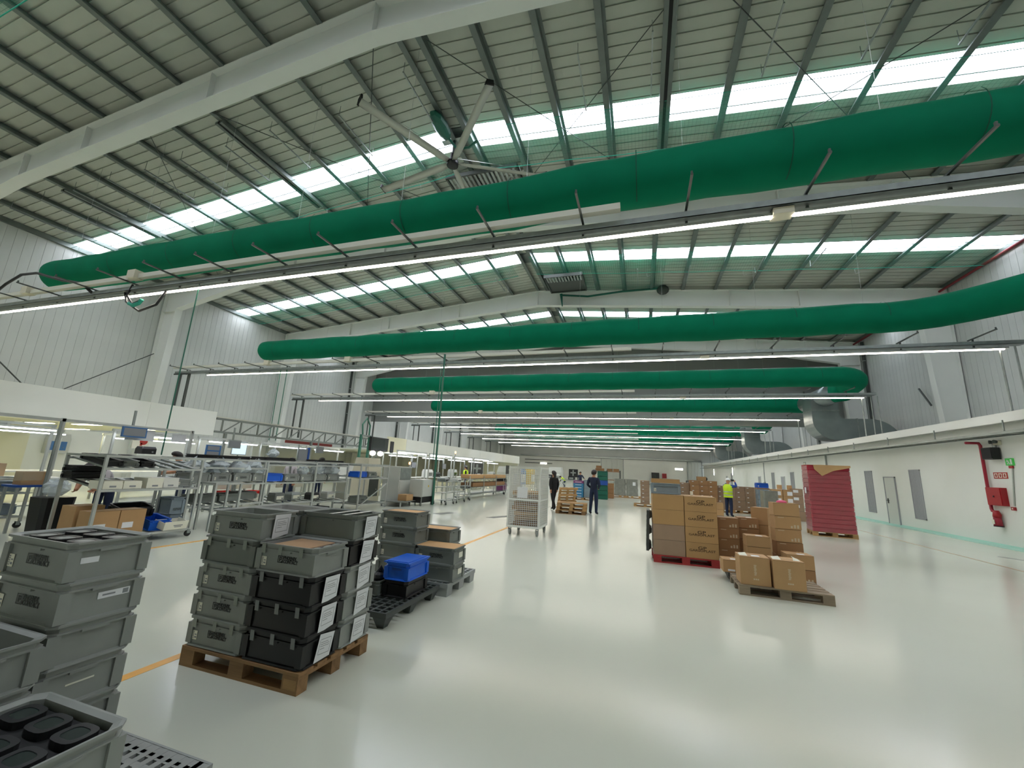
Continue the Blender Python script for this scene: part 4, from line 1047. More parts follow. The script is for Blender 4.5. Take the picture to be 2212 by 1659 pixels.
def bin_(label, x, y, z, m='crategrey', h=0.2, l=0.6, w=0.4, rz=PI/2, sticker=True, logo=None, group=None, tilt=0.0):
    c = crate(label, x, y, z, rz, m, logo, sticker, None, None, group, h, l, w, name='picking_bin', grips=False)
    if tilt: c.rotation_euler = (tilt, 0, rz)
    return c
def flow_rack(label, xf, y0, y1, depth, top, levels, caster=True, lanes=6, m='alu', brace=False):
    """rack whose open front faces +X; levels = [(z_front, rise_to_rear)]"""
    t = thing('flow_rack', label, 'rack', (xf, y0, 0))
    L = y1-y0; zb = 0.13 if caster else 0.0
    pm_ = MB().box(-0.022,0.022,-0.022,0.022,zb,top).mesh('post', m)
    for xx in (-0.022, -depth+0.022):
        for yy in (0.022, L-0.022): put('post', pm_, t, (xx,yy,0))
    for xx in (-0.022, -depth+0.022): obj('rail', MB().box(xx-0.02,xx+0.02,0.04,L-0.04,top-0.04,top), m, t)
    for yy in (0.022, L-0.022): obj('rail', MB().box(-depth+0.04,-0.04,yy-0.02,yy+0.02,top-0.04,top), m, t)
    for z, rise in levels:
        s_ = obj('shelf_frame', MB().box(-0.042,-0.002,0.04,L-0.04,z-0.04,z).box(-depth+0.002,-depth+0.042,0.04,L-0.04,z+rise-0.04,z+rise), m, t)
        ln_ = MB().bar((-0.04,0,z-0.01),(-depth+0.04,0,z+rise-0.01),0.09,0.03).mesh('lane','galv')
        for k in range(lanes): put('lane', ln_, s_, (0, 0.12+(L-0.24)*k/(lanes-1), 0))
    if brace: obj('brace', MB().bar((-0.03,0.05,zb+0.1),(-0.03,L-0.05,top*0.55),0.03), m, t)
    if caster:
        wm = MB().tube([(-0.015,0,0),(0.015,0,0)],0.06,14).mesh('wheel','rubber'); fm_ = MB().box(-0.03,-0.022,-0.03,0.03,0.0,0.075).box(0.022,0.03,-0.03,0.03,0.0,0.075).box(-0.03,0.03,-0.03,0.03,0.068,0.078).mesh('caster','galv')
        for xx in (-0.022, -depth+0.022):
            for yy in (0.05, L-0.05):
                c = put('caster', fm_, t, (xx,yy,0.06)); put('wheel', wm, c)
    return t
def bag(label, x, y, z, s=0.2, m='plastic_bag', seed=0):
    r = random.Random(seed); b = MB(); rings = []
    nu, nv = 12, 6
    for k in range(nv+1):
        th = PI*(0.02+0.96*k/nv)
        rings.append([(s*1.2*math.sin(th)*math.cos(2*PI*i/nu)*r.uniform(0.55,1.2), s*math.sin(th)*math.sin(2*PI*i/nu)*r.uniform(0.55,1.2), s*0.75*(1-math.cos(th))*r.uniform(0.85,1.1)) for i in range(nu)])
    b.loft(rings)
    for k in range(3): 
        a = r.uniform(0,6.28); b.loft([[(0.05*math.cos(a),0.05*math.sin(a),s*1.2),(s*0.5*math.cos(a),s*0.5*math.sin(a),s*1.1)],[(s*0.3*math.cos(a+.4),s*0.3*math.sin(a+.4),s*1.9),(s*0.8*math.cos(a),s*0.8*math.sin(a),s*1.6)]], cap=False, close=False)
    o = obj('plastic_bag', b, m, loc=(x,y,z)); return tag(o, label, 'bag')

# ---- rack nearest the camera
flow_rack('nearest aluminium flow rack on casters with sloping lanes', -8.97, 4.74, 6.46, 1.15, 1.58, [(1.36,0.16),(0.98,0.14),(0.16,0.0)], lanes=7)
for k, (y, m_) in enumerate(((4.98,'card'),(5.40,'card'),(5.78,'card'))):
    if k == 2: continue
    cbox('brown cardboard box with white label on the near flow rack base, %s' % ('left one','right one')[k], -9.22, y, 0.165, 0.41, 0.36, 0.44, m=m_, rz=PI/2, sticker=(-0.15,0.02,0.12,0.22))
cbox('tall brown cardboard box at the back of the near flow rack base', -9.7, 4.98, 0.165, 0.42, 0.4, 0.5, m='card', rz=PI/2)
c = bin_('blue bin tilted on the near flow rack base', -9.4, 5.95, 0.2, 'blue', h=0.2, l=0.4, w=0.55, sticker=False, tilt=0.16)
w_ = thing('open_carton', 'open white carton tilted at the right end of the rack base', 'box', (-9.1,6.12,0.2), PI/2)
w_.rotation_euler = (0.2, 0, PI/2)
obj('carton', MB().box(-0.22,0.22,-0.16,-0.15,0,0.16).box(-0.22,0.22,0.15,0.16,0,0.12).box(-0.22,-0.21,-0.15,0.15,0,0.14).box(0.21,0.22,-0.15,0.15,0,0.14).box(-0.21,0.21,-0.15,0.15,0,0.008), 'sticker', w_)
obj('print_marks', MB().box(-0.05,0.12,-0.1612,-0.16,0.07,0.09).box(-0.03,0.1,-0.1612,-0.16,0.045,0.06), 'ink', w_)
bin_('dark open bin behind the blue bin on the rack base', -9.75, 5.75, 0.42, 'crateblack', h=0.2, sticker=False, tilt=0.2)
for k, y in enumerate((4.95, 5.25, 5.62, 5.9)): 
    o = thing('white_carton', 'long white carton lying on the middle lanes of the near rack, %s from the left' % ('first','second','third','fourth')[k], 'box', (-9.2,y,0.985), PI/2, group='white cartons on the near rack')
    obj('carton', MB().box(-0.14,0.14,-0.2,0.2,0.0,0.14 if k < 2 else 0.19).box(-0.145,0.145,-0.205,-0.2,0.0,0.1), 'sticker' if k < 3 else 'whitetape', o); obj('print_marks', MB().box(-0.05,0.05,-0.2065,-0.205,0.03,0.06), 'ink', o)
bin_('grey bin at the right end of the near rack middle shelf', -9.3, 6.2, 0.99, 'crategrey', h=0.15, l=0.35, w=0.45)
for k in range(2): bin_('black tray on the middle lanes of the near rack, %s' % ('lower','upper')[k], -9.95, 4.98, 1.13+0.12*k, 'crateblack', h=0.115, l=0.5, w=0.35, sticker=False)
lan = [4.95,5.22,5.5]
for k, y in enumerate(lan): bin_('long dark bin in the top lanes of the near rack, %s' % ('leftmost','second','third','rightmost')[k], -9.5, y, 1.43, 'cratedark' if k % 2 else 'crateblack', h=0.11, l=0.26, w=0.8, sticker=False, tilt=0.14, group='dark bins in the top lanes of the near rack')
tag(obj('waste_bin', MB().loft([ring(0.42,0.42,0,0.05),ring(0.5,0.5,0.72,0.06)], cap=True), 'crateblack', loc=(-10.95,5.12,0.0)), 'tall black waste bin behind the near flow rack', 'bin')
bag('white plastic liner spilling over the black waste bin', -10.95, 5.12, 0.72, 0.22, 'plastic_bag', 3)
# tall station frame with guard glass, left
t = thing('station_frame', 'tall aluminium station frame with clear guard panel at the left', 'frame', (-11.5,5.2,0))
for yy in (0.0, 2.6): obj('post', MB().box(-0.03,0.03,yy-0.03,yy+0.03,0,2.27), 'alu', t)
obj('post', MB().box(-0.03,0.03,-2.0,-1.94,0,2.27), 'alu', t)
obj('beam', MB().box(-0.03,0.03,-2.0,2.6,2.2,2.26), 'alu', t); obj('guard_panel', MB().box(-0.06,-0.045,-1.9,-0.05,1.0,2.18), 'glass_panel', t)
obj('cable_duct', MB().box(0.03,0.06,-0.06,-0.02,0.3,2.2), 'galv', t)
obj('white_sheet', MB().box(-0.05,-0.04,1.15,1.75,1.92,2.18), 'paper', t); obj('white_sheet', MB().box(-0.05,-0.04,2.15,2.5,1.95,2.15), 'paper', t)
def monitor(label, x, y, z, wd, ht, rz=PI/2, lit=False, tilt=0.0, arm=True, m='galv'):
    t = thing('monitor', label, 'monitor', (x,y,z), rz); t.rotation_euler = (tilt, 0, rz)
    obj('bezel', MB().box(-wd/2,wd/2,0,0.04,0,ht), m, t); obj('screen', MB().box(-wd/2+0.03,wd/2-0.03,-0.004,0,0.03,ht-0.03), 'screen_lit' if lit else 'ink', t)
    if arm: obj('mount', MB().box(-0.03,0.03,0.04,0.14,ht*0.4,ht*0.6).box(-0.02,0.02,0.1,0.14,ht*0.4,ht+0.4), 'galv', t)
    return t
monitor('framed grey screen hung on the station frame at the left', -11.4, 6.45, 1.98, 0.50, 0.24, tilt=-0.05, m='signblue')
# workbench rows
def bench(label, x, y, L, top=0.95, depth=0.8, m='whitegloss', legs='alu'):
    t = thing('workbench', label, 'workbench', (x,y,0))
    obj('worktop', MB().box(-depth/2,depth/2,0,L,top-0.04,top), m, t)
    lm_ = MB().box(-0.025,0.025,-0.025,0.025,0,top-0.04).mesh('leg', legs)
    for xx in (-depth/2+0.04, depth/2-0.04):
        for yy in (0.05, L-0.05): put('leg', lm_, t, (xx,yy,0))
    obj('lower_shelf', MB().box(-depth/2+0.05,depth/2-0.05,0.05,L-0.05,0.3,0.33), 'galv', t)
    up = MB().box(-0.025,0.025,-0.025,0.025,top,2.2).mesh('upright', legs)
    for yy in (0.05, L-0.05): put('upright', up, t, (-depth/2+0.04,yy,0))
    obj('light_beam', MB().box(-depth/2,-depth/2+0.06,0,L,2.16,2.22), legs, t)
    l_ = obj('lamp_housing', MB().box(-0.1,0.05,0.1,L-0.1,2.08,2.12), 'whitegloss', t); obj('tube', MB().box(-0.07,0.02,0.15,L-0.15,2.05,2.08), 'tube_light', l_)
    obj('lamp_arm', MB().box(-depth/2+0.03,0.0,L*0.5-0.02,L*0.5+0.02,2.12,2.17), legs, t)
    return t
BL = ['workbench behind the nearest flow rack', 'workbench under the bulkhead end where the man in black works', 'workbench below the first bright tube lamp', 'workbench below the lattice girder middle', 'workbench below the girder near the hanging screen']
BN = [bench(BL[i], -13.9 if i == 0 else -12.9, y, 1.95) for i, y in enumerate((4.4, 7.0, 9.2, 11.4, 13.6))]
bench('rear workbench with machines near the left edge', -17.5, 4.2, 4.0, depth=0.9)
bench('rear workbench deep in the workshop', -17.5, 9.2, 3.0, depth=0.9)
for i, y in enumerate((18.5, 22.0, 25.5, 29.0, 33.0)): bench('far assembly bench with bright lamp, %s beyond the hanging screen' % ('first','second','third','fourth','fifth')[i], -12.6, y, 2.9, legs='alu')
def gadget(name, label, cat, x, y, z, w, d, h, m, m2='black', rz=PI/2):
    t = thing(name, label, cat, (x,y,z), rz)
    obj('housing', MB().loft([ring(w,d,0,0.01),ring(w,d,h*0.7,0.01),ring(w*0.9,d*0.8,h,0.01)]), m, t); obj('front_panel', MB().box(-w*0.35,w*0.35,-d/2-0.006,-d/2,h*0.15,h*0.6), m2, t)
    obj('knob', MB().tube([(w*0.2,-d/2-0.006,h*0.3),(w*0.2,-d/2-0.03,h*0.3)],0.02,8), 'galv', t)
    return t
gadget('bench_machine', 'dark bench machine at the left edge of the workshop', 'machine', -13.9, 4.75, 0.952, 0.5, 0.4, 0.42, 'blackmatte', 'cratedark')
gadget('bench_machine', 'wall-mounted blue and grey controller in the near workshop', 'machine', -28.75, 13.0, 1.35, 0.9, 0.3, 1.0, 'machine', 'signblue')
gadget('bench_machine', 'dark press on the rear workbench', 'machine', -17.4, 5.2, 0.952, 0.6, 0.5, 0.5, 'blackmatte')
gadget('bench_machine', 'black box unit on the middle workbench under the red notice', 'machine', -13.0, 7.7, 1.6, 0.35, 0.3, 0.2, 'black')
gadget('bench_machine', 'grey test unit beside the man in black', 'machine', -13.0, 8.6, 0.952, 0.4, 0.4, 0.35, 'machine')
gadget('bench_machine', 'low black press on the third workbench', 'machine', -13.0, 9.7, 0.952, 0.5, 0.4, 0.4, 'black', 'galv')
t = thing('notice', 'white notice with orange symbol inside the workshop', 'sign', (-16.56,9.6,1.75)); obj('sheet', MB().box(0,0.012,-0.25,0.25,0,0.55), 'sticker', t); obj('hanger', MB().box(0,0.01,-0.02,0.02,0.55,0.7), 'galv', t); obj('symbol', MB().tube([(0.012,0.08,0.25),(0.016,0.08,0.25)],0.12,16).box(0.012,0.016,-0.02,0.05,0.1,0.2), 'signred', t)
t = thing('control_board', 'blue-grey information board on the station right of the man in black', 'board', (-12.2,8.95,1.62)); obj('board', MB().box(-0.03,0,-0.2,0.25,0,0.33), 'signblue', t); obj('panel', MB().box(0,0.006,-0.16,0.2,0.18,0.30).box(0,0.006,-0.16,0.2,0.03,0.14), 'ink', t); obj('post', MB().box(-0.04,0.0,0.27,0.33,-1.62,0.5), 'galv', t)
t = thing('lit_poster', 'pale blue lit instruction board below the lattice girder', 'screen', (-14.2,11.4,1.7)); obj('board', MB().box(-0.03,0,-0.3,0.3,0,0.5), 'galv', t); obj('display', MB().box(0,0.006,-0.27,0.27,0.03,0.47), 'screen_lit', t); obj('post', MB().box(-0.05,-0.03,-0.02,0.02,-1.7,0.1), 'galv', t)
monitor('small grey screen hanging below the girder, nearer one', -12.5, 9.85, 1.9, 0.42, 0.26)
monitor('small grey screen hanging below the girder, farther one', -12.5, 13.55, 1.93, 0.42, 0.26)
t = thing('control_board', 'tall blue-edged board between the two hanging screens', 'board', (-12.3,12.5,1.6)); obj('board', MB().box(-0.05,0,-0.22,0.22,0,0.45), 'ink', t); obj('edge', MB().box(-0.05,0.02,0.22,0.3,-0.1,0.5), 'bluedark', t); obj('post', MB().box(-0.05,-0.01,-0.25,-0.2,-1.6,0.6), 'galv', t)
# second and third flow racks with bins
flow_rack('second aluminium flow rack, beside the brown boxes rack', -9.7, 6.75, 8.75, 1.1, 1.58, [(1.38,0.1),(1.0,0.12),(0.5,0.1)], lanes=7)
flow_rack('third aluminium flow rack with blue bin, in the middle of the row', -9.9, 8.8, 10.72, 1.1, 1.58, [(1.48,0.06),(0.98,0.1),(0.4,0.1)], lanes=6)
flow_rack('fourth aluminium flow rack with bagged parts', -9.95, 10.75, 12.28, 1.1, 1.6, [(1.5,0.05),(0.98,0.1),(0.35,0.08)], lanes=5)
flow_rack('fifth flow rack with a second blue bin and diagonal brace', -9.5, 12.4, 14.1, 1.1, 1.6, [(1.1,0.06),(1.55,0.0),(0.2,0.0)], lanes=5, caster=False, brace=True)
flow_rack('small low rack trolley in front of the second flow rack', -9.2, 6.98, 7.64, 0.45, 1.05, [(0.45,0.0)], lanes=3, caster=False)
GB = 'grey bins on the middle shelves'
for k, (x, y, z, l) in enumerate(((-10.0,7.0,1.03,0.5),(-10.0,7.52,1.03,0.5),(-9.98,8.06,1.03,0.5),(-9.98,8.52,1.03,0.36))):
    bin_('grey bin of bagged parts on the second flow rack, %s' % ('first','second','third','fourth')[k] + ' from the left', x, y, z, 'crategrey', h=0.22, l=l, w=0.5, group=GB, logo='logofaint' if k in (1,2) else None)
    bag('clear bag of parts in the %s bin of the second rack' % ('first','second','third','fourth')[k], x+0.02, y, z+0.13, 0.25, 'plastic_bag', 10+k)
bin_('big blue bin on the third flow rack', -10.2, 9.2, 1.01, 'blue', h=0.22, l=0.62, w=0.5, sticker=False)
bin_('grey bin right of the big blue bin', -10.2, 9.85, 1.01, 'crategrey', h=0.2, l=0.55, w=0.5, logo='logofaint', group=GB)
bin_('grey bin at the right end of the third flow rack', -10.2, 10.42, 1.01, 'crategrey', h=0.2, l=0.5, w=0.5, group=GB)
for k, y in enumerate((11.1, 11.7)):
    bin_('grey bin of bagged parts on the fourth flow rack, %s one' % ('left','right')[k], -10.3, y, 1.01, 'crategrey', h=0.2, l=0.56, w=0.5, group=GB)
    bag('clear bag of parts on the fourth flow rack, %s one' % ('left','right')[k], -10.25, y, 1.15, 0.26, 'plastic_bag', 20+k)
bag('clear bag of parts at the right end of the third flow rack', -10.15, 10.4, 1.17, 0.18, 'plastic_bag', 24)
bin_('blue bin on the fifth flow rack', -9.9, 12.75, 1.12, 'blue', h=0.2, l=0.5, w=0.45, sticker=False)
bin_('grey bin right of the blue bin on the fifth rack', -9.9, 13.35, 1.12, 'crategrey', h=0.2, l=0.5, w=0.45, logo='logofaint')
bin_('dark grey bin low on the fifth flow rack', -9.85, 12.85, 0.22, 'cratedark', h=0.24, l=0.6, w=0.4, logo='logofaint')
bin_('black trays on top of the second flow rack', -10.2, 7.7, 1.585, 'crateblack', h=0.08, l=1.3, w=0.6, sticker=False)
bin_('long black tray on top of the third flow rack', -10.4, 9.5, 1.585, 'crateblack', h=0.09, l=1.1, w=0.6, sticker=False)
bin_('long black tray on top of the fourth flow rack', -10.4, 11.6, 1.605, 'crateblack', h=0.06, l=1.2, w=0.6, sticker=False)
bag('clear bag standing on the long black tray', -10.35, 9.4, 1.66, 0.16, 'plastic_bag', 33)
for k, (y, z) in enumerate(((7.3,0.55),(7.9,0.55),(8.4,0.58))): bin_('wide grey bin low on the second flow rack, %s' % ('left','middle','right')[k], -10.1, y, z, 'cratedark', h=0.18, l=0.55, w=0.5, sticker=False)
for k in range(2): bin_('grey crate stacked on the floor between the first two racks, %s' % ('lower','upper')[k], -9.95, 6.6+0.0, 0.0+0.36*k+0.002, 'crateblue', h=0.35, l=0.3, w=0.5, sticker=False, logo='logofaint')
bin_('bright red bin beneath the third workbench, left one', -12.5, 9.85, 0.335, 'redbright', h=0.24, l=0.5, w=0.4, sticker=False)
bin_('bright red bin beneath the third workbench, right one', -12.5, 10.75, 0.335, 'redbright', h=0.22, l=0.4, w=0.4, sticker=False)
for k, y in enumerate((9.0, 10.9)):
    t = obj('drop_panel', MB().box(0.38,0.42,0.3,1.5,0.62,0.91), 'machinebeige', BN[2+k]); obj('socket', MB().box(0.42,0.43,0.8,0.92,0.74,0.82), 'black', t)
for k, (y, z) in enumerate(((8.95,0.44),(9.7,0.44),(10.3,0.44),(11.1,0.4),(11.8,0.4))): gadget('spare_part', 'mixed hardware box low in the rack row, %s' % ('first','second','third','fourth','fifth')[k], 'box', -10.3, y, z, 0.35, 0.3, 0.22, ('machinebeige','cratedark','galv','black','machine')[k], 'sticker')
for k, (y, z) in enumerate(((9.3,0.14),(10.2,0.14),(11.4,0.12))): bin_('flat black tray added as floor shade under the middle racks, %s' % ('left','middle','right')[k], -10.4, y, 0.002, 'crateblack', h=0.14, l=0.8, w=0.6, sticker=False)  # black trays added to imitate the dark shadow beneath these racks
# far-left bin rack, partly cut by the edge
flow_rack('low rack of grey bins cut by the left edge', -12.3, 3.4, 5.35, 0.9, 1.0, [(0.72,0.04),(0.25,0.0)], lanes=5)
for k, z in enumerate((0.73, 0.27)): bin_('grey drawer bin in the rack at the left edge, %s' % ('upper','lower')[k], -12.6, 4.85, z, 'crateblue', h=0.2, l=0.8, w=0.5, sticker=False, logo='logofaint')
bin_('black bin on top of the rack at the left edge', -12.6, 4.5, 1.005, 'crateblack', h=0.18, l=0.7, w=0.5, sticker=False)
cbox('small brown box on the bench above the station frame', -13.9, 5.3, 0.955, 0.35, 0.35, 0.3, m='card', rz=PI/2)
cbox('brown carton half hidden behind the tall station post', -11.9, 5.15, 0.9, 0.4, 0.3, 0.26, m='card', rz=PI/2)
t = thing('blue_stand', 'low blue stand under the brown carton by the station post', 'stand', (-11.9,5.15,0)); obj('top', MB().box(-0.25,0.25,-0.3,0.3,0.86,0.9), 'bluedark', t)
for sx in (-0.2,0.2):
    for sy in (-0.25,0.25): obj('leg', MB().box(sx-0.02,sx+0.02,sy-0.02,sy+0.02,0,0.86), 'alu', t)
# hanging screen gantry
t = thing('screen_gantry', 'green posts with large black screen beyond the girder', 'screen', (-13.2,17.2,0))
for yy in (-0.3, 0.35): obj('post', MB().box(-0.05,0.05,yy-0.05,yy+0.05,0,3.0), 'greenpole', t)
obj('crossbar', MB().box(-0.05,0.05,-0.3,0.35,2.9,3.0), 'galv', t)
obj('screen', MB().box(0.05,0.2,0.3,1.75,2.25,2.95), 'black', t); obj('screen_face', MB().box(0.2,0.205,0.35,1.7,2.3,2.9), 'screen', t)
obj('hose', MB().tube([(0,-0.2,3.0),(0,-0.3,3.5),(0,0.0,3.85),(0,0.3,3.5),(0,0.3,3.0)],0.04,8), 'greenpole', t)
t = thing('banner_board', 'narrow black vertical board right of the hanging screen', 'board', (-13.2,19.6,0)); obj('board', MB().box(-0.02,0.02,-0.15,0.15,2.2,2.85), 'black', t); obj('post', MB().box(-0.02,0.02,-0.02,0.02,0,2.2), 'galv', t)
t = thing('desk_lamp', 'pair of bright globe lamps below the hanging screen', 'lamp', (-12.2,16.6,0)); obj('pole', MB().box(-0.02,0.02,-0.02,0.02,0,2.0), 'galv', t)
for yy in (0.0, 0.6): obj('globe', MB().sphere((0,yy,2.1),0.13,10,6,(1,1.2,0.9)), 'bulb', t); 
obj('arm', MB().box(-0.015,0.015,0.0,0.6,1.96,2.0), 'galv', t)
gadget('bench_machine', 'beige cabinet machine below the hanging screen', 'machine', -11.2, 15.0, 0.0, 0.9, 0.8, 1.85, 'machinebeige', 'darkmetal')
gadget('bench_machine', 'grey lamp press left of the hanging screen', 'machine', -12.9, 15.9, 0.0, 0.6, 0.6, 1.5, 'machine', 'galv')
# control cabinet, tower, pole
t = thing('control_cabinet', 'light grey control cabinet on a dark stand beside the green pole', 'cabinet', (-9.0,15.9,0), PI/2)
obj('body', MB().box(-0.5,0.5,-0.3,0.3,0.36,1.06), 'machine', t); obj('door', MB().box(-0.47,0.47,-0.315,-0.3,0.39,1.03), 'machine', t); obj('warning_sticker', MB().box(-0.04,0.04,-0.318,-0.315,0.75,0.83), 'yellow', t)
obj('stand', MB().box(-0.5,0.5,-0.28,0.28,0.12,0.34), 'blackmatte', t)
for xx in (-0.46,0.46):
    for yy in (-0.26,0.26): obj('leg', MB().box(xx-0.03,xx+0.03,yy-0.03,yy+0.03,0,0.36), 'galv', t)
t = thing('machine_tower', 'tall grey machine cabinet with amber beacon behind the control cabinet', 'machine', (-9.95,15.4,0), PI/2)
obj('body', MB().box(-0.45,0.45,-0.4,0.4,0.0,1.55), 'machine', t); obj('door', MB().box(-0.4,0.4,-0.415,-0.4,0.1,0.95), 'machine', t); obj('upper_panel', MB().box(-0.4,0.4,-0.415,-0.4,1.02,1.5), 'galv', t)
b_ = obj('beacon_stem', MB().tube([(0.4,-0.3,1.55),(0.4,-0.3,1.66)],0.02,8), 'galv', t); obj('beacon', MB().tube([(0.4,-0.3,1.66),(0.4,-0.3,1.76)],0.04,10), 'amber', b_)
cbox('small open brown box on the floor left of the control cabinet', -9.2, 15.0, 0.22, 0.5, 0.4, 0.24, m='card', rz=PI/2)
t = thing('low_platform', 'low steel platform under the small brown box', 'platform', (-9.4,14.9,0)); obj('deck', MB().box(-0.5,0.45,-0.6,0.6,0.18,0.215), 'galv', t)
for xx in (-0.45,0.4):
    for yy in (-0.55,0.55): obj('leg', MB().box(xx-0.02,xx+0.02,yy-0.02,yy+0.02,0,0.18), 'alu', t)
# tubular shelf trolleys
def trolley(label, x, y, L, D, top, levels, m='alu'):
    t = thing('shelf_trolley', label, 'trolley', (x,y,0))
    for xx in (-D/2,D/2):
        for yy in (0,L): obj('post', MB().tube([(xx,yy,0.12),(xx,yy,top)],0.018,8), m, t)
    for z in levels:
        s_ = obj('shelf', MB().box(-D/2,D/2,0,L,z-0.012,z), 'galv', t); obj('shelf_rail', MB().tube([(D/2,0,z+0.05),(D/2,L,z+0.05)],0.012,6), m, s_)
    for xx in (-D/2,D/2):
        for yy in (0,L): c = obj('caster', MB().box(xx-0.03,xx+0.03,yy-0.015,yy+0.015,0.05,0.13), 'galv', t); obj('wheel', MB().tube([(xx-0.014,yy,0.05),(xx+0.014,yy,0.05)],0.05,12), 'rubber', c)
    return t
trolley('tubular shelf trolley right of the green pole', -8.45, 16.6, 0.75, 0.6, 1.0, (0.18,0.5,0.75,0.98))
trolley('second tubular shelf trolley before the long boxes', -8.5, 17.8, 0.9, 0.6, 1.0, (0.18,0.5,0.95))
trolley('third tubular trolley with dark parts', -8.7, 19.1, 0.7, 0.6, 0.95, (0.2,0.6))
for k, (y, z) in enumerate(((16.9,0.99),(18.2,0.96),(19.4,0.61))): gadget('spare_part', 'metal parts tray on the %s tubular trolley' % ('first','second','third')[k], 'tray', -8.5, y, z, 0.45, 0.4, 0.14, ('galv','machine','cratedark')[k], 'black')
# long-box cart
t = thing('long_cart', 'long steel cart loaded with long brown boxes', 'cart', (-9.0,20.1,0))
for z in (0.25, 0.62, 1.06): obj('shelf', MB().box(-0.45,0.4,0,6.2,z-0.03,z), 'galv', t)
for xx in (-0.45,0.4):
    for yy in (0.05,2.1,4.2,6.15): obj('post', MB().box(xx-0.02,xx+0.02,yy-0.02,yy+0.02,0.12,1.2), 'alu', t)
for xx in (-0.4,0.35):
    for yy in (0.15,6.0): obj('wheel', MB().tube([(xx-0.02,yy,0.08),(xx+0.02,yy,0.08)],0.08,12), 'rubber', t)
obj('push_handle', MB().tube([(0.4,-0.02,0.2),(0.42,-0.3,0.7),(0.42,-0.25,0.95),(0.4,0.0,1.02)],0.02,8), 'alu', t)
for k in range(4): cbox('long brown box on the cart top, %s from the aisle' % ('first','second','third','fourth')[k], -8.72-0.2*k, 23.2+0.1*(k % 2), 1.07+0.0*k, 0.18, 6.0-0.3*k, 0.2, m='cardflat', group='long boxes on the cart', tape=False)
for k in range(3): cbox('long brown box on the cart middle shelf, %s from the aisle' % ('first','second','third')[k], -8.75-0.25*k, 23.4, 0.63, 0.22, 5.4, 0.22, m='carddark', group='long boxes on the cart', tape=False)
trolley('steel trolley with purple and black goods beyond the long cart', -9.3, 26.8, 1.2, 0.7, 1.1, (0.2,0.7,1.08))
cbox('dark box on the steel trolley beyond the long cart', -9.3, 27.4, 0.21, 0.5, 0.9, 0.45, m='purplebox')
gadget('spare_part', 'black bundle on the steel trolley beyond the long cart', 'box', -9.3, 27.4, 0.71, 0.9, 0.5, 0.3, 'clothblack')
# boards with white cross
for k, (y, L) in enumerate(((28.0,2.6),(36.5,4.0))):
    t = thing('display_board', 'black board with a white plus sign, %s' % ('left of the two by the far benches','right of the two by the far benches')[k], 'board', (-12.0,y,0))
    obj('board', MB().box(-0.04,0,0,L,1.2,1.98), 'black', t); obj('plus_sign', MB().box(0,0.01,L*0.42,L*0.58,1.25,1.9).box(0,0.012,L*0.18,L*0.82,1.52,1.66), 'galv', t); obj('stand', MB().box(-0.05,-0.02,0.1,0.16,0,1.2).box(-0.05,-0.02,L-0.16,L-0.1,0,1.2), 'galv', t)
for k, (y, z) in enumerate(((18.9,0.952),(19.8,0.952),(22.6,0.952),(23.6,0.952),(26.1,0.952),(29.8,0.952),(31,0.952),(34,0.952))):
    gadget('bench_machine', 'bench device on the far assembly line, %s' % ('first','second','third','fourth','fifth','sixth','seventh','last')[k], 'machine', -12.5, y, z, 0.6, 0.45, (0.35,0.5,0.45,0.3,0.5,0.4,0.45,0.4)[k], ('machine','black','whitegloss','darkmetal','machine','black','whitegloss','machine')[k], ('black','galv','galv','black','screen','galv','black','black')[k])
for k, y in enumerate((20.6, 24.4, 27.9)): monitor('dark screen over the far assembly line, %s' % ('first','second','third')[k], -12.3, y, 1.45, 0.5, 0.35, m='darkmetal')
for k in range(4): 
    t = thing('gantry_frame', 'slim aluminium gantry over the far assembly line, %s' % ('first','second','third','fourth')[k], 'frame', (-11.9,18.2+3.4*k,0))
    for yy in (0,3.0): obj('post', MB().box(-0.03,0.03,yy-0.03,yy+0.03,0,2.35), 'alu', t)
    obj('beam', MB().box(-0.03,0.03,0,3.0,2.3,2.36), 'alu', t); obj('strip_lamp', MB().box(-0.05,0.05,0.1,2.9,2.22,2.26), 'tube_light', t)
t = thing('beacon_mast', 'signal mast with amber beacon above the far benches', 'beacon', (-11.9,25.1,0)); obj('mast', MB().tube([(0,0,0),(0,0,2.5)],0.02,6), 'galv', t); obj('beacon', MB().tube([(0,0,2.5),(0,0,2.65)],0.05,10), 'amber', t)
for k, (y, w_, m_) in enumerate(((40.0,2.0,'machine'),(44.5,2.4,'signblue'),(49.0,2.0,'yellow'))):
    gadget('bench_machine', 'large far machine under the farther bulkhead, %s' % ('grey one','blue one','yellow-green one')[k], 'machine', -13.2, y, 0.0, w_, 1.2, 1.9, m_, 'whitegloss')
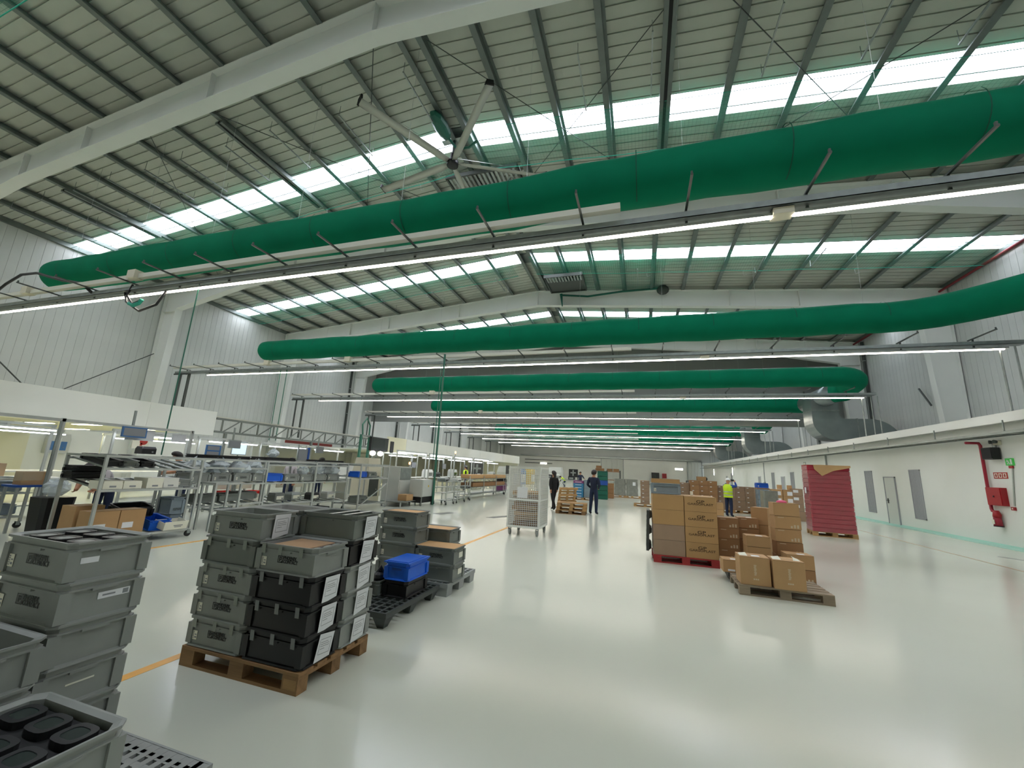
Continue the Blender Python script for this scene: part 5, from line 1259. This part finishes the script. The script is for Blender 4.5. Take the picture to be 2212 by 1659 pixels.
# ================================================================== people
def person(label, loc, rz, over=None, top='navy', legs='navytrouser', arms=None, skin='skin', hair='hair', h=1.75, cap=None, longhair=False, feet=True):
    J = {'pel':(0,0,.95),'spi':(0,0,1.12),'che':(0,0.01,1.32),'nb':(0,0.015,1.45),'ne':(0,0.0,1.52),'hd':(0,-.015,1.61),'ht':(0,-.01,1.70)}
    for s, k in ((-1,'R'),(1,'L')):
        J.update({'sh'+k:(s*.175,.01,1.42),'el'+k:(s*.235,.03,1.14),'wr'+k:(s*.235,-.04,.90),'ha'+k:(s*.23,-.06,.82),'hi'+k:(s*.09,0,.90),'kn'+k:(s*.105,-.015,.49),'an'+k:(s*.11,.02,.09),'to'+k:(s*.125,-.13,.045)})
    if over: J.update(over)
    R = {'pel':.15,'spi':.145,'che':.165,'nb':.085,'ne':.055,'hd':.086,'ht':.074,'sh':.082,'el':.058,'wr':.038,'ha':.038,'hi':.102,'kn':.076,'an':.055,'to':.043}
    E = [('pel','spi','T'),('spi','che','T'),('che','nb','T'),('nb','ne','S'),('ne','hd','S'),('hd','ht','S')]
    for k in 'RL': E += [('che','sh'+k,'T'),('sh'+k,'el'+k,'T'),('el'+k,'wr'+k,'A'),('wr'+k,'ha'+k,'S'),('pel','hi'+k,'P'),('hi'+k,'kn'+k,'P'),('kn'+k,'an'+k,'P'),('an'+k,'to'+k,'B')]
    names = list(J); idx = {n:i for i,n in enumerate(names)}
    me = bpy.data.meshes.new('body_base')
    me.from_pydata([J[n] for n in names], [(idx[a],idx[b]) for a,b,_ in E], [])
    o = bpy.data.objects.new('tmp_body', me); COL.objects.link(o)
    sk = o.modifiers.new('s','SKIN'); sk.use_smooth_shade = True; sk.branch_smoothing = 0.6
    sv = me.skin_vertices[0].data
    for n in names:
        r = R.get(n) or R[n[:2]]; sv[idx[n]].radius = (r, r); sv[idx[n]].use_root = (n == 'pel')
    ss = o.modifiers.new('u','SUBSURF'); ss.levels = 2; ss.render_levels = 2
    bpy.context.view_layer.update()
    body = bpy.data.meshes.new_from_object(o.evaluated_get(bpy.context.evaluated_depsgraph_get()))
    bpy.data.objects.remove(o)
    mats = {'S':skin,'T':top,'A':arms or top,'P':legs,'B':'shoe'}; order = list(mats)
    body.materials.clear()
    for c in order: body.materials.append(M(mats[c]))
    bm = bmesh.new(); bm.from_mesh(body)
    def addpts(m_, code):
        vs = [bm.verts.new(p) for p in m_.v]
        for f in m_.f:
            try: bm.faces.new([vs[i] for i in f]).material_index = order.index(code)
            except ValueError: pass
    segs = [(Vector(J[a]), Vector(J[b]), c) for a,b,c in E]
    for f in bm.faces:
        c = f.calc_center_median(); best = None
        for a, b, code in segs:
            d = b-a; t = max(0, min(1, (c-a).dot(d)/max(d.length_squared,1e-9))); q = (a+d*t-c).length
            if best is None or q < best[0]: best = (q, code)
        f.material_index = order.index(best[1]); f.smooth = True
    # fingers and thumb rooted in the palm
    for k in 'RL':
        w0 = Vector(J['wr'+k]); h0 = Vector(J['ha'+k]); d = (h0-w0).normalized()
        side = d.cross(Vector((0,1,0)) if abs(d.y) < 0.9 else Vector((0,0,1))).normalized(); curl = d.cross(side).normalized()
        for i, (off, ln_) in enumerate(((-.024,.055),(-.008,.068),(.008,.064),(.024,.048))):
            a = h0 + side*off; b = a + d*ln_*.55 + curl*.006; c = b + d*ln_*.4 + curl*.024
            m_ = MB().tube([a, b, c], [.010,.009,.006], 6); addpts(m_, 'S')
        a = h0 - d*.025 + side*.028; m_ = MB().tube([a, a+side*.026+d*.022, a+side*.03+d*.05+curl*.012], [.011,.010,.007], 6); addpts(m_, 'S')
    # nose and ears
    hd = Vector(J['hd']); hp = Vector(J['ht']); up = (hp-hd).normalized(); fw = Vector((0,-1,0)); fw = (fw-up*fw.dot(up)).normalized(); sd = up.cross(fw)
    m_ = MB().tube([hd+fw*.075+up*.045, hd+fw*.10+up*.01, hd+fw*.08], [.008,.014,.006], 6); addpts(m_, 'S')
    for s in (-1,1): m_ = MB().sphere(hd+sd*s*.08+up*.01, .022, 6, 4, (.5,.8,1.2)); addpts(m_, 'S')
    bm.to_mesh(body); bm.free()
    body.name = 'body'
    t = thing('person', label, 'person', loc, rz); t.scale = (h/1.75,)*3
    put('body', body, t)
    if not cap or cap != 'helmet':
        c = hd*.45+hp*.55; hm = MB(); rings = []
        for k in range(8):
            th = PI*0.68*k/7 + 0.03
            rings.append([c + up*(.105*math.cos(th)+.004) + (sd*math.cos(a) + fw*math.sin(a)*1.12 - fw*.14)*(.112*math.sin(max(th,0.03)) if th < PI/2 else .112*(0.55+0.45*math.sin(th))) + (up*-.045*max(0,-math.sin(a)) + up*.075*max(0,math.sin(a)))*(k/7.0) for a in [2*PI*i/14 for i in range(14)]])
        hm.loft(rings, cap=True)
        if longhair: hm.tube([c-fw*.07, c-fw*.1-up*.15, c-fw*.1-up*.3], [.07,.06,.02], 8)
        obj('hair', hm, hair, t, smooth=True)
    else:
        c = hd*.3+hp*.7; hm = MB(); rings = []
        for k in range(7):
            th = PI*0.5*k/6 + 0.03
            rings.append([c + up*(.11*math.cos(th)+.0) + (sd*math.cos(a) + fw*math.sin(a)*1.2)*(.115*math.sin(th)) for a in [2*PI*i/16 for i in range(16)]])
        hm.loft(rings, cap=True); e_ = obj('helmet', hm, 'helmet', t, smooth=True)
        obj('brim', MB().loft([[c+fw*.1+sd*s*.09 for s in (-1,-.5,.5,1)],[c+fw*(.17)+sd*s*.06-up*.015 for s in (-1,-.5,.5,1)]], cap=False, close=False), 'helmet', e_)
    ey = MB()
    for s in (-1,1): ey.sphere(hd+fw*.076+sd*s*.03+up*.035, .009, 6, 4)
    obj('eyes', ey, 'blackmatte', t)
    return t
def vest(t, J=None, lean=0.0):
    v = MB(); rings = []
    for z, rx, ry in ((0.88,.205,.185),(1.0,.20,.18),(1.15,.195,.175),(1.3,.21,.19),(1.40,.215,.17),(1.49,.12,.11)):
        rings.append([(rx*math.cos(a), 0.01+ry*math.sin(a), z) for a in [2*PI*i/18 for i in range(18)]])
    v.loft(rings, cap=False); o = obj('vest', v, 'hivis', t, smooth=True)
    for z in (0.97, 1.12):
        b = MB().loft([[(.206*math.cos(a), .01+.187*math.sin(a), zz) for a in [2*PI*i/18 for i in range(18)]] for zz in (z, z+0.045)], cap=False); obj('reflective_band', b, 'reflective', o)
    return o
def standJ(dx=0): return {}
# man in navy, back turned, hands in front
person('man in navy sweater and trousers with his back turned, near the stacked pallets', (-1.90,17.62,0), PI-0.25, {'elR':(-.25,.05,1.15),'wrR':(-.16,-.14,1.02),'haR':(-.12,-.2,1.0),'elL':(.25,.05,1.15),'wrL':(.16,-.14,1.02),'haL':(.12,-.2,1.0),'knL':(.12,-.02,.49),'anL':(.14,.03,.09),'toL':(.16,-.12,.045),'hd':(.0,-.03,1.61),'ht':(.0,-.03,1.70)}, h=1.8)
person('person in dark clothes walking behind the white cage trolley', (-3.72,18.2,0), -2.3, {'knR':(-.09,-.12,.5),'anR':(-.09,-.14,.09),'toR':(-.09,-.28,.05),'knL':(.1,.08,.5),'anL':(.1,.25,.12),'toL':(.1,.13,.045),'wrL':(.26,.12,.9),'haL':(.26,.15,.82)}, top='clothblack', legs='clothblack', h=1.68, longhair=True)
t = person('worker in hi-vis vest and white helmet raising a phone with both hands', (3.85,21.55,0), 2.45, {'elR':(-.3,-.2,1.40),'wrR':(-.16,-.36,1.58),'haR':(-.1,-.40,1.64),'elL':(.3,-.2,1.40),'wrL':(.16,-.36,1.58),'haL':(.1,-.40,1.64),'hd':(0,-.03,1.61),'ht':(0,-.03,1.70)}, top='royal', legs='navytrouser', cap='helmet', h=1.72)
vest(t)
t2 = thing('phone', 'phone held up by the hi-vis worker', 'phone', (3.85,21.55,0), 2.45); t2.scale = (0.983,)*3
obj('case', MB().box(-.085,.085,-.425,-.415,1.63,1.72), 'black', t2); obj('screen', MB().box(-.08,.08,-.415,-.413,1.635,1.715), 'screen', t2)
# workshop staff
person('man in black T-shirt leaning over the workbench behind the near rack', (-12.05,8.2,0), -0.35, {'che':(0,-.10,1.28),'nb':(0,-.16,1.40),'ne':(0,-.2,1.46),'hd':(0,-.25,1.53),'ht':(0,-.27,1.62),'shR':(-.175,-.12,1.37),'shL':(.175,-.12,1.37),'elR':(-.27,-.25,1.16),'wrR':(-.1,-.42,1.1),'haR':(-.02,-.46,1.1),'elL':(.27,-.25,1.16),'wrL':(.1,-.44,1.12),'haL':(.02,-.48,1.12),'spi':(0,-.03,1.1)}, top='clothblack', arms='skin', legs='navytrouser', h=1.78)
person('person in pale shirt bending over bins behind the near rack', (-11.2,6.05,0), 0.5, {'spi':(0,-.1,1.08),'che':(0,-.3,1.18),'nb':(0,-.4,1.24),'ne':(0,-.46,1.26),'hd':(0,-.54,1.26),'ht':(0,-.62,1.28),'shR':(-.175,-.34,1.2),'shL':(.175,-.34,1.2),'elR':(-.22,-.42,.95),'wrR':(-.16,-.55,.85),'haR':(-.14,-.6,.82),'elL':(.22,-.42,.95),'wrL':(.16,-.55,.85),'haL':(.14,-.6,.82)}, top='shirtgrey', arms='skin', legs='navytrouser')
person('dark-haired worker seated behind the third flow rack', (-12.0,11.75,-0.02), 0.2, {'hiL':(.1,-.05,.9)}, top='shirtgrey', legs='navytrouser', h=1.70)
person('brown-haired worker beside the desk lamp under the girder', (-12.1,13.25,0), 1.2, {'hd':(0,-.06,1.60),'ht':(0,-.08,1.69)}, top='shirtwhite', legs='navytrouser', h=1.76, longhair=True)
t = person('worker in hi-vis vest standing by the far assembly benches', (-11.9,27.0,0), -1.2, None, top='clothblack', legs='navytrouser', h=1.7); vest(t)
t = person('worker crouching in hi-vis top in the far middle of the hall', (-8.0,45.2,0), -1.4, {'pel':(0,.05,.62),'spi':(0,-.1,.8),'che':(0,-.28,.95),'nb':(0,-.38,1.03),'ne':(0,-.43,1.05),'hd':(0,-.5,1.06),'ht':(0,-.56,1.1),'shR':(-.175,-.3,1.0),'shL':(.175,-.3,1.0),'elR':(-.22,-.42,.78),'wrR':(-.16,-.55,.6),'haR':(-.14,-.6,.54),'elL':(.22,-.42,.78),'wrL':(.16,-.55,.6),'haL':(.14,-.6,.54),'hiR':(-.1,.03,.6),'hiL':(.1,.03,.6),'knR':(-.14,-.25,.45),'knL':(.14,-.25,.45),'anR':(-.13,.0,.09),'anL':(.13,.0,.09),'toR':(-.14,-.15,.045),'toL':(.14,-.15,.045)}, top='hivis', legs='navytrouser', arms='clothblack')
person('man in dark blue reaching across a far table', (-5.6,40.0,0), 0.4, {'elL':(.28,-.15,1.2),'wrL':(.3,-.38,1.12),'haL':(.3,-.45,1.1)}, top='navy', h=1.72)
person('dark-haired person behind the brown pallets near the hi-vis worker', (3.55,26.3,0), PI, None, top='clothblack', legs='clothblack', h=1.74)
# ================================================================== middle and far goods
# white cage trolley
CX0, CX1, CY0, CY1, CT = -3.38, -2.54, 10.62, 11.55, 1.76
t = thing('cage_trolley', 'white wire cage trolley on casters holding cardboard', 'trolley', (CX0,CY0,0))
wX, wY = CX1-CX0, CY1-CY0
for xx in (0,wX):
    for yy in (0,wY): obj('post', MB().box(xx-0.022,xx+0.022,yy-0.022,yy+0.022,0.2,CT), 'whitegloss', t)
for z in (0.22, 0.9, CT-0.03):
    obj('frame_rail', MB().box(0,wX,-0.02,0.02,z-0.025,z+0.025), 'whitegloss', t); obj('frame_rail', MB().box(0,wX,wY-0.02,wY+0.02,z-0.025,z+0.025), 'whitegloss', t)
    obj('frame_rail', MB().box(-0.02,0.02,0,wY,z-0.025,z+0.025), 'whitegloss', t); obj('frame_rail', MB().box(wX-0.02,wX+0.02,0,wY,z-0.025,z+0.025), 'whitegloss', t)
obj('base', MB().box(0,wX,0,wY,0.19,0.215), 'galv', t)
def wires(fix, a, b, axis, z0=0.25, z1=1.72, st=0.05, r=0.0048):
    m = MB(); u = a+st
    while u < b-0.01:
        if axis == 'x': m.box(u-r,u+r,fix-r,fix+r,z0,z1)
        else: m.box(fix-r,fix+r,u-r,u+r,z0,z1)
        u += st
    z = z0+st
    while z < z1:
        if axis == 'x': m.box(a,b,fix-r,fix+r,z-r,z+r)
        else: m.box(fix-r,fix+r,a,b,z-r,z+r)
        z += st
    return m
for nm, mm in (('wire_mesh',wires(0.0,0,wX,'x')),('wire_mesh',wires(wY,0,wX,'x')),('wire_mesh',wires(wX,0,wY,'y',r=0.007))):
    o = obj(nm, mm, 'whitegloss', t); o['kind'] = 'stuff'
o = obj('wire_mesh', wires(0.0,0,wY,'y'), 'whitegloss', t); o['kind'] = 'stuff'
obj('paper_notice', MB().box(0.23,0.52,-0.012,-0.006,0.94,1.22), 'paper', t)
for xx in (0.05,wX-0.05):
    for yy in (0.05,wY-0.05):
        c = obj('caster', MB().box(xx-0.035,xx-0.027,yy-0.03,yy+0.03,0.07,0.19).box(xx+0.027,xx+0.035,yy-0.03,yy+0.03,0.07,0.19).box(xx-0.035,xx+0.035,yy-0.035,yy+0.035,0.175,0.19), 'galv', t); obj('wheel', MB().tube([(xx-0.02,yy+0.02,0.075),(xx+0.02,yy+0.02,0.075)],0.075,14), 'plasticgrey', c)
r = random.Random(5)
for k in range(7):
    z = 0.23+k*0.13
    o = thing('cardboard_sheet', 'flattened brown cardboard inside the white cage, %s layer' % ('lowest','second','third','fourth','fifth','sixth','uppermost')[k], 'cardboard', (-2.96+r.uniform(-.03,.03),11.1,z), r.uniform(-.12,.12), group='cardboard inside the cage')
    obj('sheet', MB().loft([[(-0.33,-0.36,0),(0.33,-0.36,0.02),(0.33,0.36,0.03),(-0.33,0.36,0.0)],[(-0.33,-0.36,0.1),(0.33,-0.36,0.085+0.03*(k%2)),(0.33,0.36,0.11),(-0.33,0.36,0.09)]]), ('carddark','card','cardflat','card','carddark','cardwrap','cardflat')[k], o); obj('fold_line', MB().box(-0.3,0.3,-0.362,-0.36,0.045,0.052), 'cardprint', o)
# stacked empty pallets
for k in range(3): euro('%s of three stacked empty wooden pallets in the aisle' % ('bottom','middle','top')[k], -2.76+0.02*(k-1), 17.35, 0.146*k, rz=0.03*(k-1)+0.06, m='woodlight' if k else 'wood', group='stacked empty pallets in the aisle')
p = euro('wooden pallet leaning upright behind the stacked pallets', -3.9, 22.3, m='woodlight'); p.rotation_euler = (math.radians(-80),0,0.85); p.location = (-3.78,22.6,0.42)
# coloured goods
euro('pallet under the purple and teal boxes', -3.5, 26.5, m='woodlight')
for k in range(6): cbox('%s box in the coloured stack by the leaning pallet, layer %s' % ('purple' if k == 5 else 'teal', ('one','two','three','four','five','six')[k]), -3.78, 26.4, 0.147+k*0.17, 0.62, 0.5, 0.168, m='purplebox' if k == 5 else 'tealbox', group='coloured box stack', sticker=(-0.2,0.2,0.06,0.09))
for k in range(4): cbox('grey-violet box right of the coloured stack, layer %s' % ('one','two','three','four')[k], -3.2, 26.5, 0.147+k*0.27, 0.48, 0.5, 0.268, m='crateblue', group='grey-violet boxes')
tag(obj('paper_sheet', MB().box(-3.3,-3.1,26.3,26.5,1.235,1.25), 'paper'), 'white paper on top of the grey-violet boxes', 'paper')
for k in range(6): crate('green plastic crate in the tall stack behind the man in navy, %s' % ('lowest','second','third','blue one','fifth','top')[k], -2.46, 28.2, 0.002+k*0.305, m='bluedark' if k == 3 else 'greenplastic', h=0.30, l=0.66, w=0.5, sticker=False, group='tall green crate stack', grips=False)
for k in range(3): cbox('brown carton right of the green crate stack, %s' % ('lower','middle','upper')[k], -2.05, 30.0, 0.002+k*0.34, 0.4, 0.4, 0.338, m='carddark')
for k, (x, z) in enumerate(((-3.3,1.87),(-3.05,1.87),(-2.4,1.87),(-1.9,1.87),(-3.25,2.08))): cbox('brown carton on the far storage rack, %s' % ('first','second','third','fourth','on top')[k], x, 33.85, z, 0.42, 0.4, 0.2, m='carddark', group='cartons on the far storage rack')
t = thing('storage_rack', 'dark storage rack with cartons behind the green crates', 'rack', (-3.6,33.6,0))
for z in (0.5,1.2,1.84): obj('shelf', MB().box(0,2.0,0,0.5,z-0.03,z+0.02), 'carddark', t)
for xx in (0.0,1.0,2.0):
    for yy in (0,0.5): obj('post', MB().box(xx-0.03,xx+0.03,yy-0.03,yy+0.03,0,1.95), 'darkmetal', t)
for k, x in enumerate((-1.53, -0.66)):
    euro('pallet under the %s grey wrapped load' % ('left','right')[k], x, 32.2, m='woodlight')
    tt = thing('wrapped_load', ('left','right')[k] + ' grey film-wrapped load near the middle of the hall', 'pallet load', (x,32.2,0.147))
    m_ = MB(); rows = [ring(0.82+0.03*math.sin(q*1.9+k), 0.7, q*0.12, 0.06) for q in range(11)]; m_.loft(rows); obj('wrapped_body', m_, 'wrapgrey', tt)
    if k: obj('label', MB().box(0.05,0.25,-0.372,-0.365,0.75,1.0), 'paper', tt)
# wrapped brown pallets on the right
def pal_load(x, y, cols, layers, bw, bh, label, extra=None, m='cardwrap', depth=0.8, white=True):
    euro('pallet under the ' + label, x+cols*bw/2, y+depth/2, m='woodlight')
    for c in range(cols):
        for l in range(layers):
            lay = ('bottom','second','third','fourth','fifth','sixth')[l] if l < layers-1 else 'top'
            col = (('left','middle','right')[c] + ' column of the ') if cols > 1 else ''
            cbox('%s box in the %s%s' % (lay, col, label), x+bw*(c+0.5), y+depth/2, 0.147+l*bh, bw-0.006, depth, bh-0.003, m=m, tape=False, sticker=(-bw*0.3,-bw*0.1,bh*0.65,bh*0.8) if white else None, group='boxes of the ' + label)
pal_load(-0.06, 24.0, 1, 6, 0.48, 0.21, 'wrapped pallet left of the printed boxes')
pal_load(1.98, 24.2, 1, 6, 0.48, 0.21, 'wrapped pallet peeping over the printed boxes')
pal_load(2.47, 23.8, 3, 6, 0.43, 0.235, 'tall brown pallet behind the printed boxes', m='carddark')
cbox('single brown box on top of the tall brown pallet', 3.06, 24.2, 1.56, 0.42, 0.5, 0.2, m='card')
pal_load(3.78, 24.1, 1, 5, 0.44, 0.24, 'wrapped pallet beside the hi-vis worker')
pal_load(4.27, 24.3, 3, 5, 0.43, 0.24, 'wide wrapped pallet right of the hi-vis worker')
for k in range(2): cbox('small brown box on the floor left of the hi-vis worker, %s' % ('lower','upper')[k], 3.22, 20.2, 0.15+k*0.26, 0.28, 0.4, 0.258, m='card')
tag(obj('timber_block', MB().box(3.1,3.36,20.0,20.4,0,0.15), 'woodgrey'), 'wooden block under the small boxes by the hi-vis worker', 'block')
for k in range(4): 
    c = crate('dark crate with white paper on the far stack, %s' % ('lowest','second','third','highest')[k], 5.42, 22.2, 0.40+k*0.225, m='crateblue', l=0.5, w=0.5, h=0.22, group='dark crates with white papers', grips=False)
    obj('paper_label', MB().box(-0.08,0.18,-0.256,-0.25,0.05,0.17), 'paper', c)
tag(obj('crate_base', MB().box(5.15,5.7,21.95,22.5,0,0.4), 'wrapgrey'), 'wrapped base under the dark crates with papers', 'pallet load')
tag(obj('wrapped_column', MB().loft([ring(0.6,0.5,0,0.04),ring(0.58,0.48,1.36,0.05)]), 'cardwrap', loc=(5.6,23.05,0.0)), 'brown wrapped load under the blue crate', 'pallet load')
crate('blue crate on top behind the dark crates', 5.6, 23.05, 1.362, m='blue', l=0.52, w=0.4, h=0.23, grips=False, sticker=True)
for k in range(2):
    for l in range(3): cbox('box with white papers behind the tall brown stack, column %s, layer %s' % (('left','right')[k], ('low','middle','high')[l]), 5.95+k*0.45, 22.2, 0.42+l*0.31, 0.43, 0.5, 0.305, m='card', sticker=(-0.05,0.15,0.05,0.22), group='boxes with white papers', tape=l == 2)
for k in range(2): tag(obj('box_flap', MB().box(6.0+k*0.4,6.2+k*0.4,22.1,22.12,1.36,1.55), 'cardflat'), ('left','right')[k] + ' raised flap above the boxes with white papers', 'flap')
tag(obj('lower_load', MB().box(5.72,7.0,21.95,22.5,0,0.42), 'cardwrap'), 'brown lower layer under the boxes with white papers', 'pallet load')
for l in range(3): cbox('brown box left of the red load, layer %s' % ('low','middle','high')[l], 6.74, 22.2, 0.43+l*0.33, 0.46, 0.5, 0.325, m='cardwrap', sticker=(-0.15,0.05,0.15,0.27))
euro('empty pallet edge left of the red wrapped load', 4.6, 17.6, m='woodgrey')
tag(obj('wrapped_column', MB().loft([ring(0.5,0.5,0,0.04),ring(0.48,0.48,1.2,0.05)]), 'wrapgrey', loc=(4.5,17.6,0.147)), 'narrow grey wrapped load beside the red one', 'pallet load')
# far middle machines
gadget('far_machine', 'white and grey machine against the far wall', 'machine', -11.0, 55.0, 0.0, 1.8, 1.4, 2.2, 'machine', 'whitegloss', rz=0)
t = thing('display_board', 'distant black board with white plus on a post', 'board', (-8.4,50.0,0)); obj('board', MB().box(0,1.1,0,0.05,1.05,2.0), 'black', t); obj('plus_sign', MB().box(0.45,0.6,-0.012,0,1.2,1.9).box(0.2,0.85,-0.014,0,1.5,1.65), 'galv', t); obj('stand', MB().box(0.5,0.56,0.0,0.05,0,1.05), 'galv', t)
for k, (x, y, L) in enumerate(((-9.5,46,3.0),(-6.6,41,2.0),(-13,60,4.0),(3.0,62,3.0),(6,60,3.0))): bench_ = thing('far_table', 'distant work table, %s' % ('behind the crouching worker','beside the man reaching','by the far left','behind the brown pallets','near the far right')[k], 'table', (x,y,0)); obj('top', MB().box(-L/2,L/2,-0.4,0.4,0.86,0.92), 'galv', bench_); [obj('leg', MB().box(sx-0.03,sx+0.03,sy-0.03,sy+0.03,0,0.86), 'alu', bench_) for sx in (-L/2+0.1,L/2-0.1) for sy in (-0.33,0.33)]
for k, (x, y, m_) in enumerate(((-9.9,46,'black'),(-9.0,46,'machine'),(-6.6,41,'clothblack'),(3.2,62,'black'),(2.2,62,'darkmetal'),(6.0,60,'black'))): gadget('bench_machine', 'small device on a distant table, %s' % ('black one behind the croucher','pale one behind the croucher','beside the reaching man','left of the far tables','second at the far tables','right at the far tables')[k], 'machine', x, y, 0.925, 0.6, 0.5, 0.35, m_, 'galv', rz=0)
t = thing('drinks_machine', 'dark vending machine by the far wall', 'machine', (2.6,84.5,0)); obj('cabinet', MB().box(-0.7,0.7,-0.5,0.5,0,2.3), 'black', t); obj('window', MB().box(-0.3,0.3,-0.52,-0.5,1.2,2.0), 'screen', t)
t = thing('fire_box', 'small red box on the far wall', 'fire hose', (4.3,85.93,1.3)); obj('body', MB().box(-0.4,0.4,-0.2,0,0,0.9), 'red', t); obj('door', MB().box(-0.36,0.36,-0.22,-0.2,0.04,0.86), 'red', t)
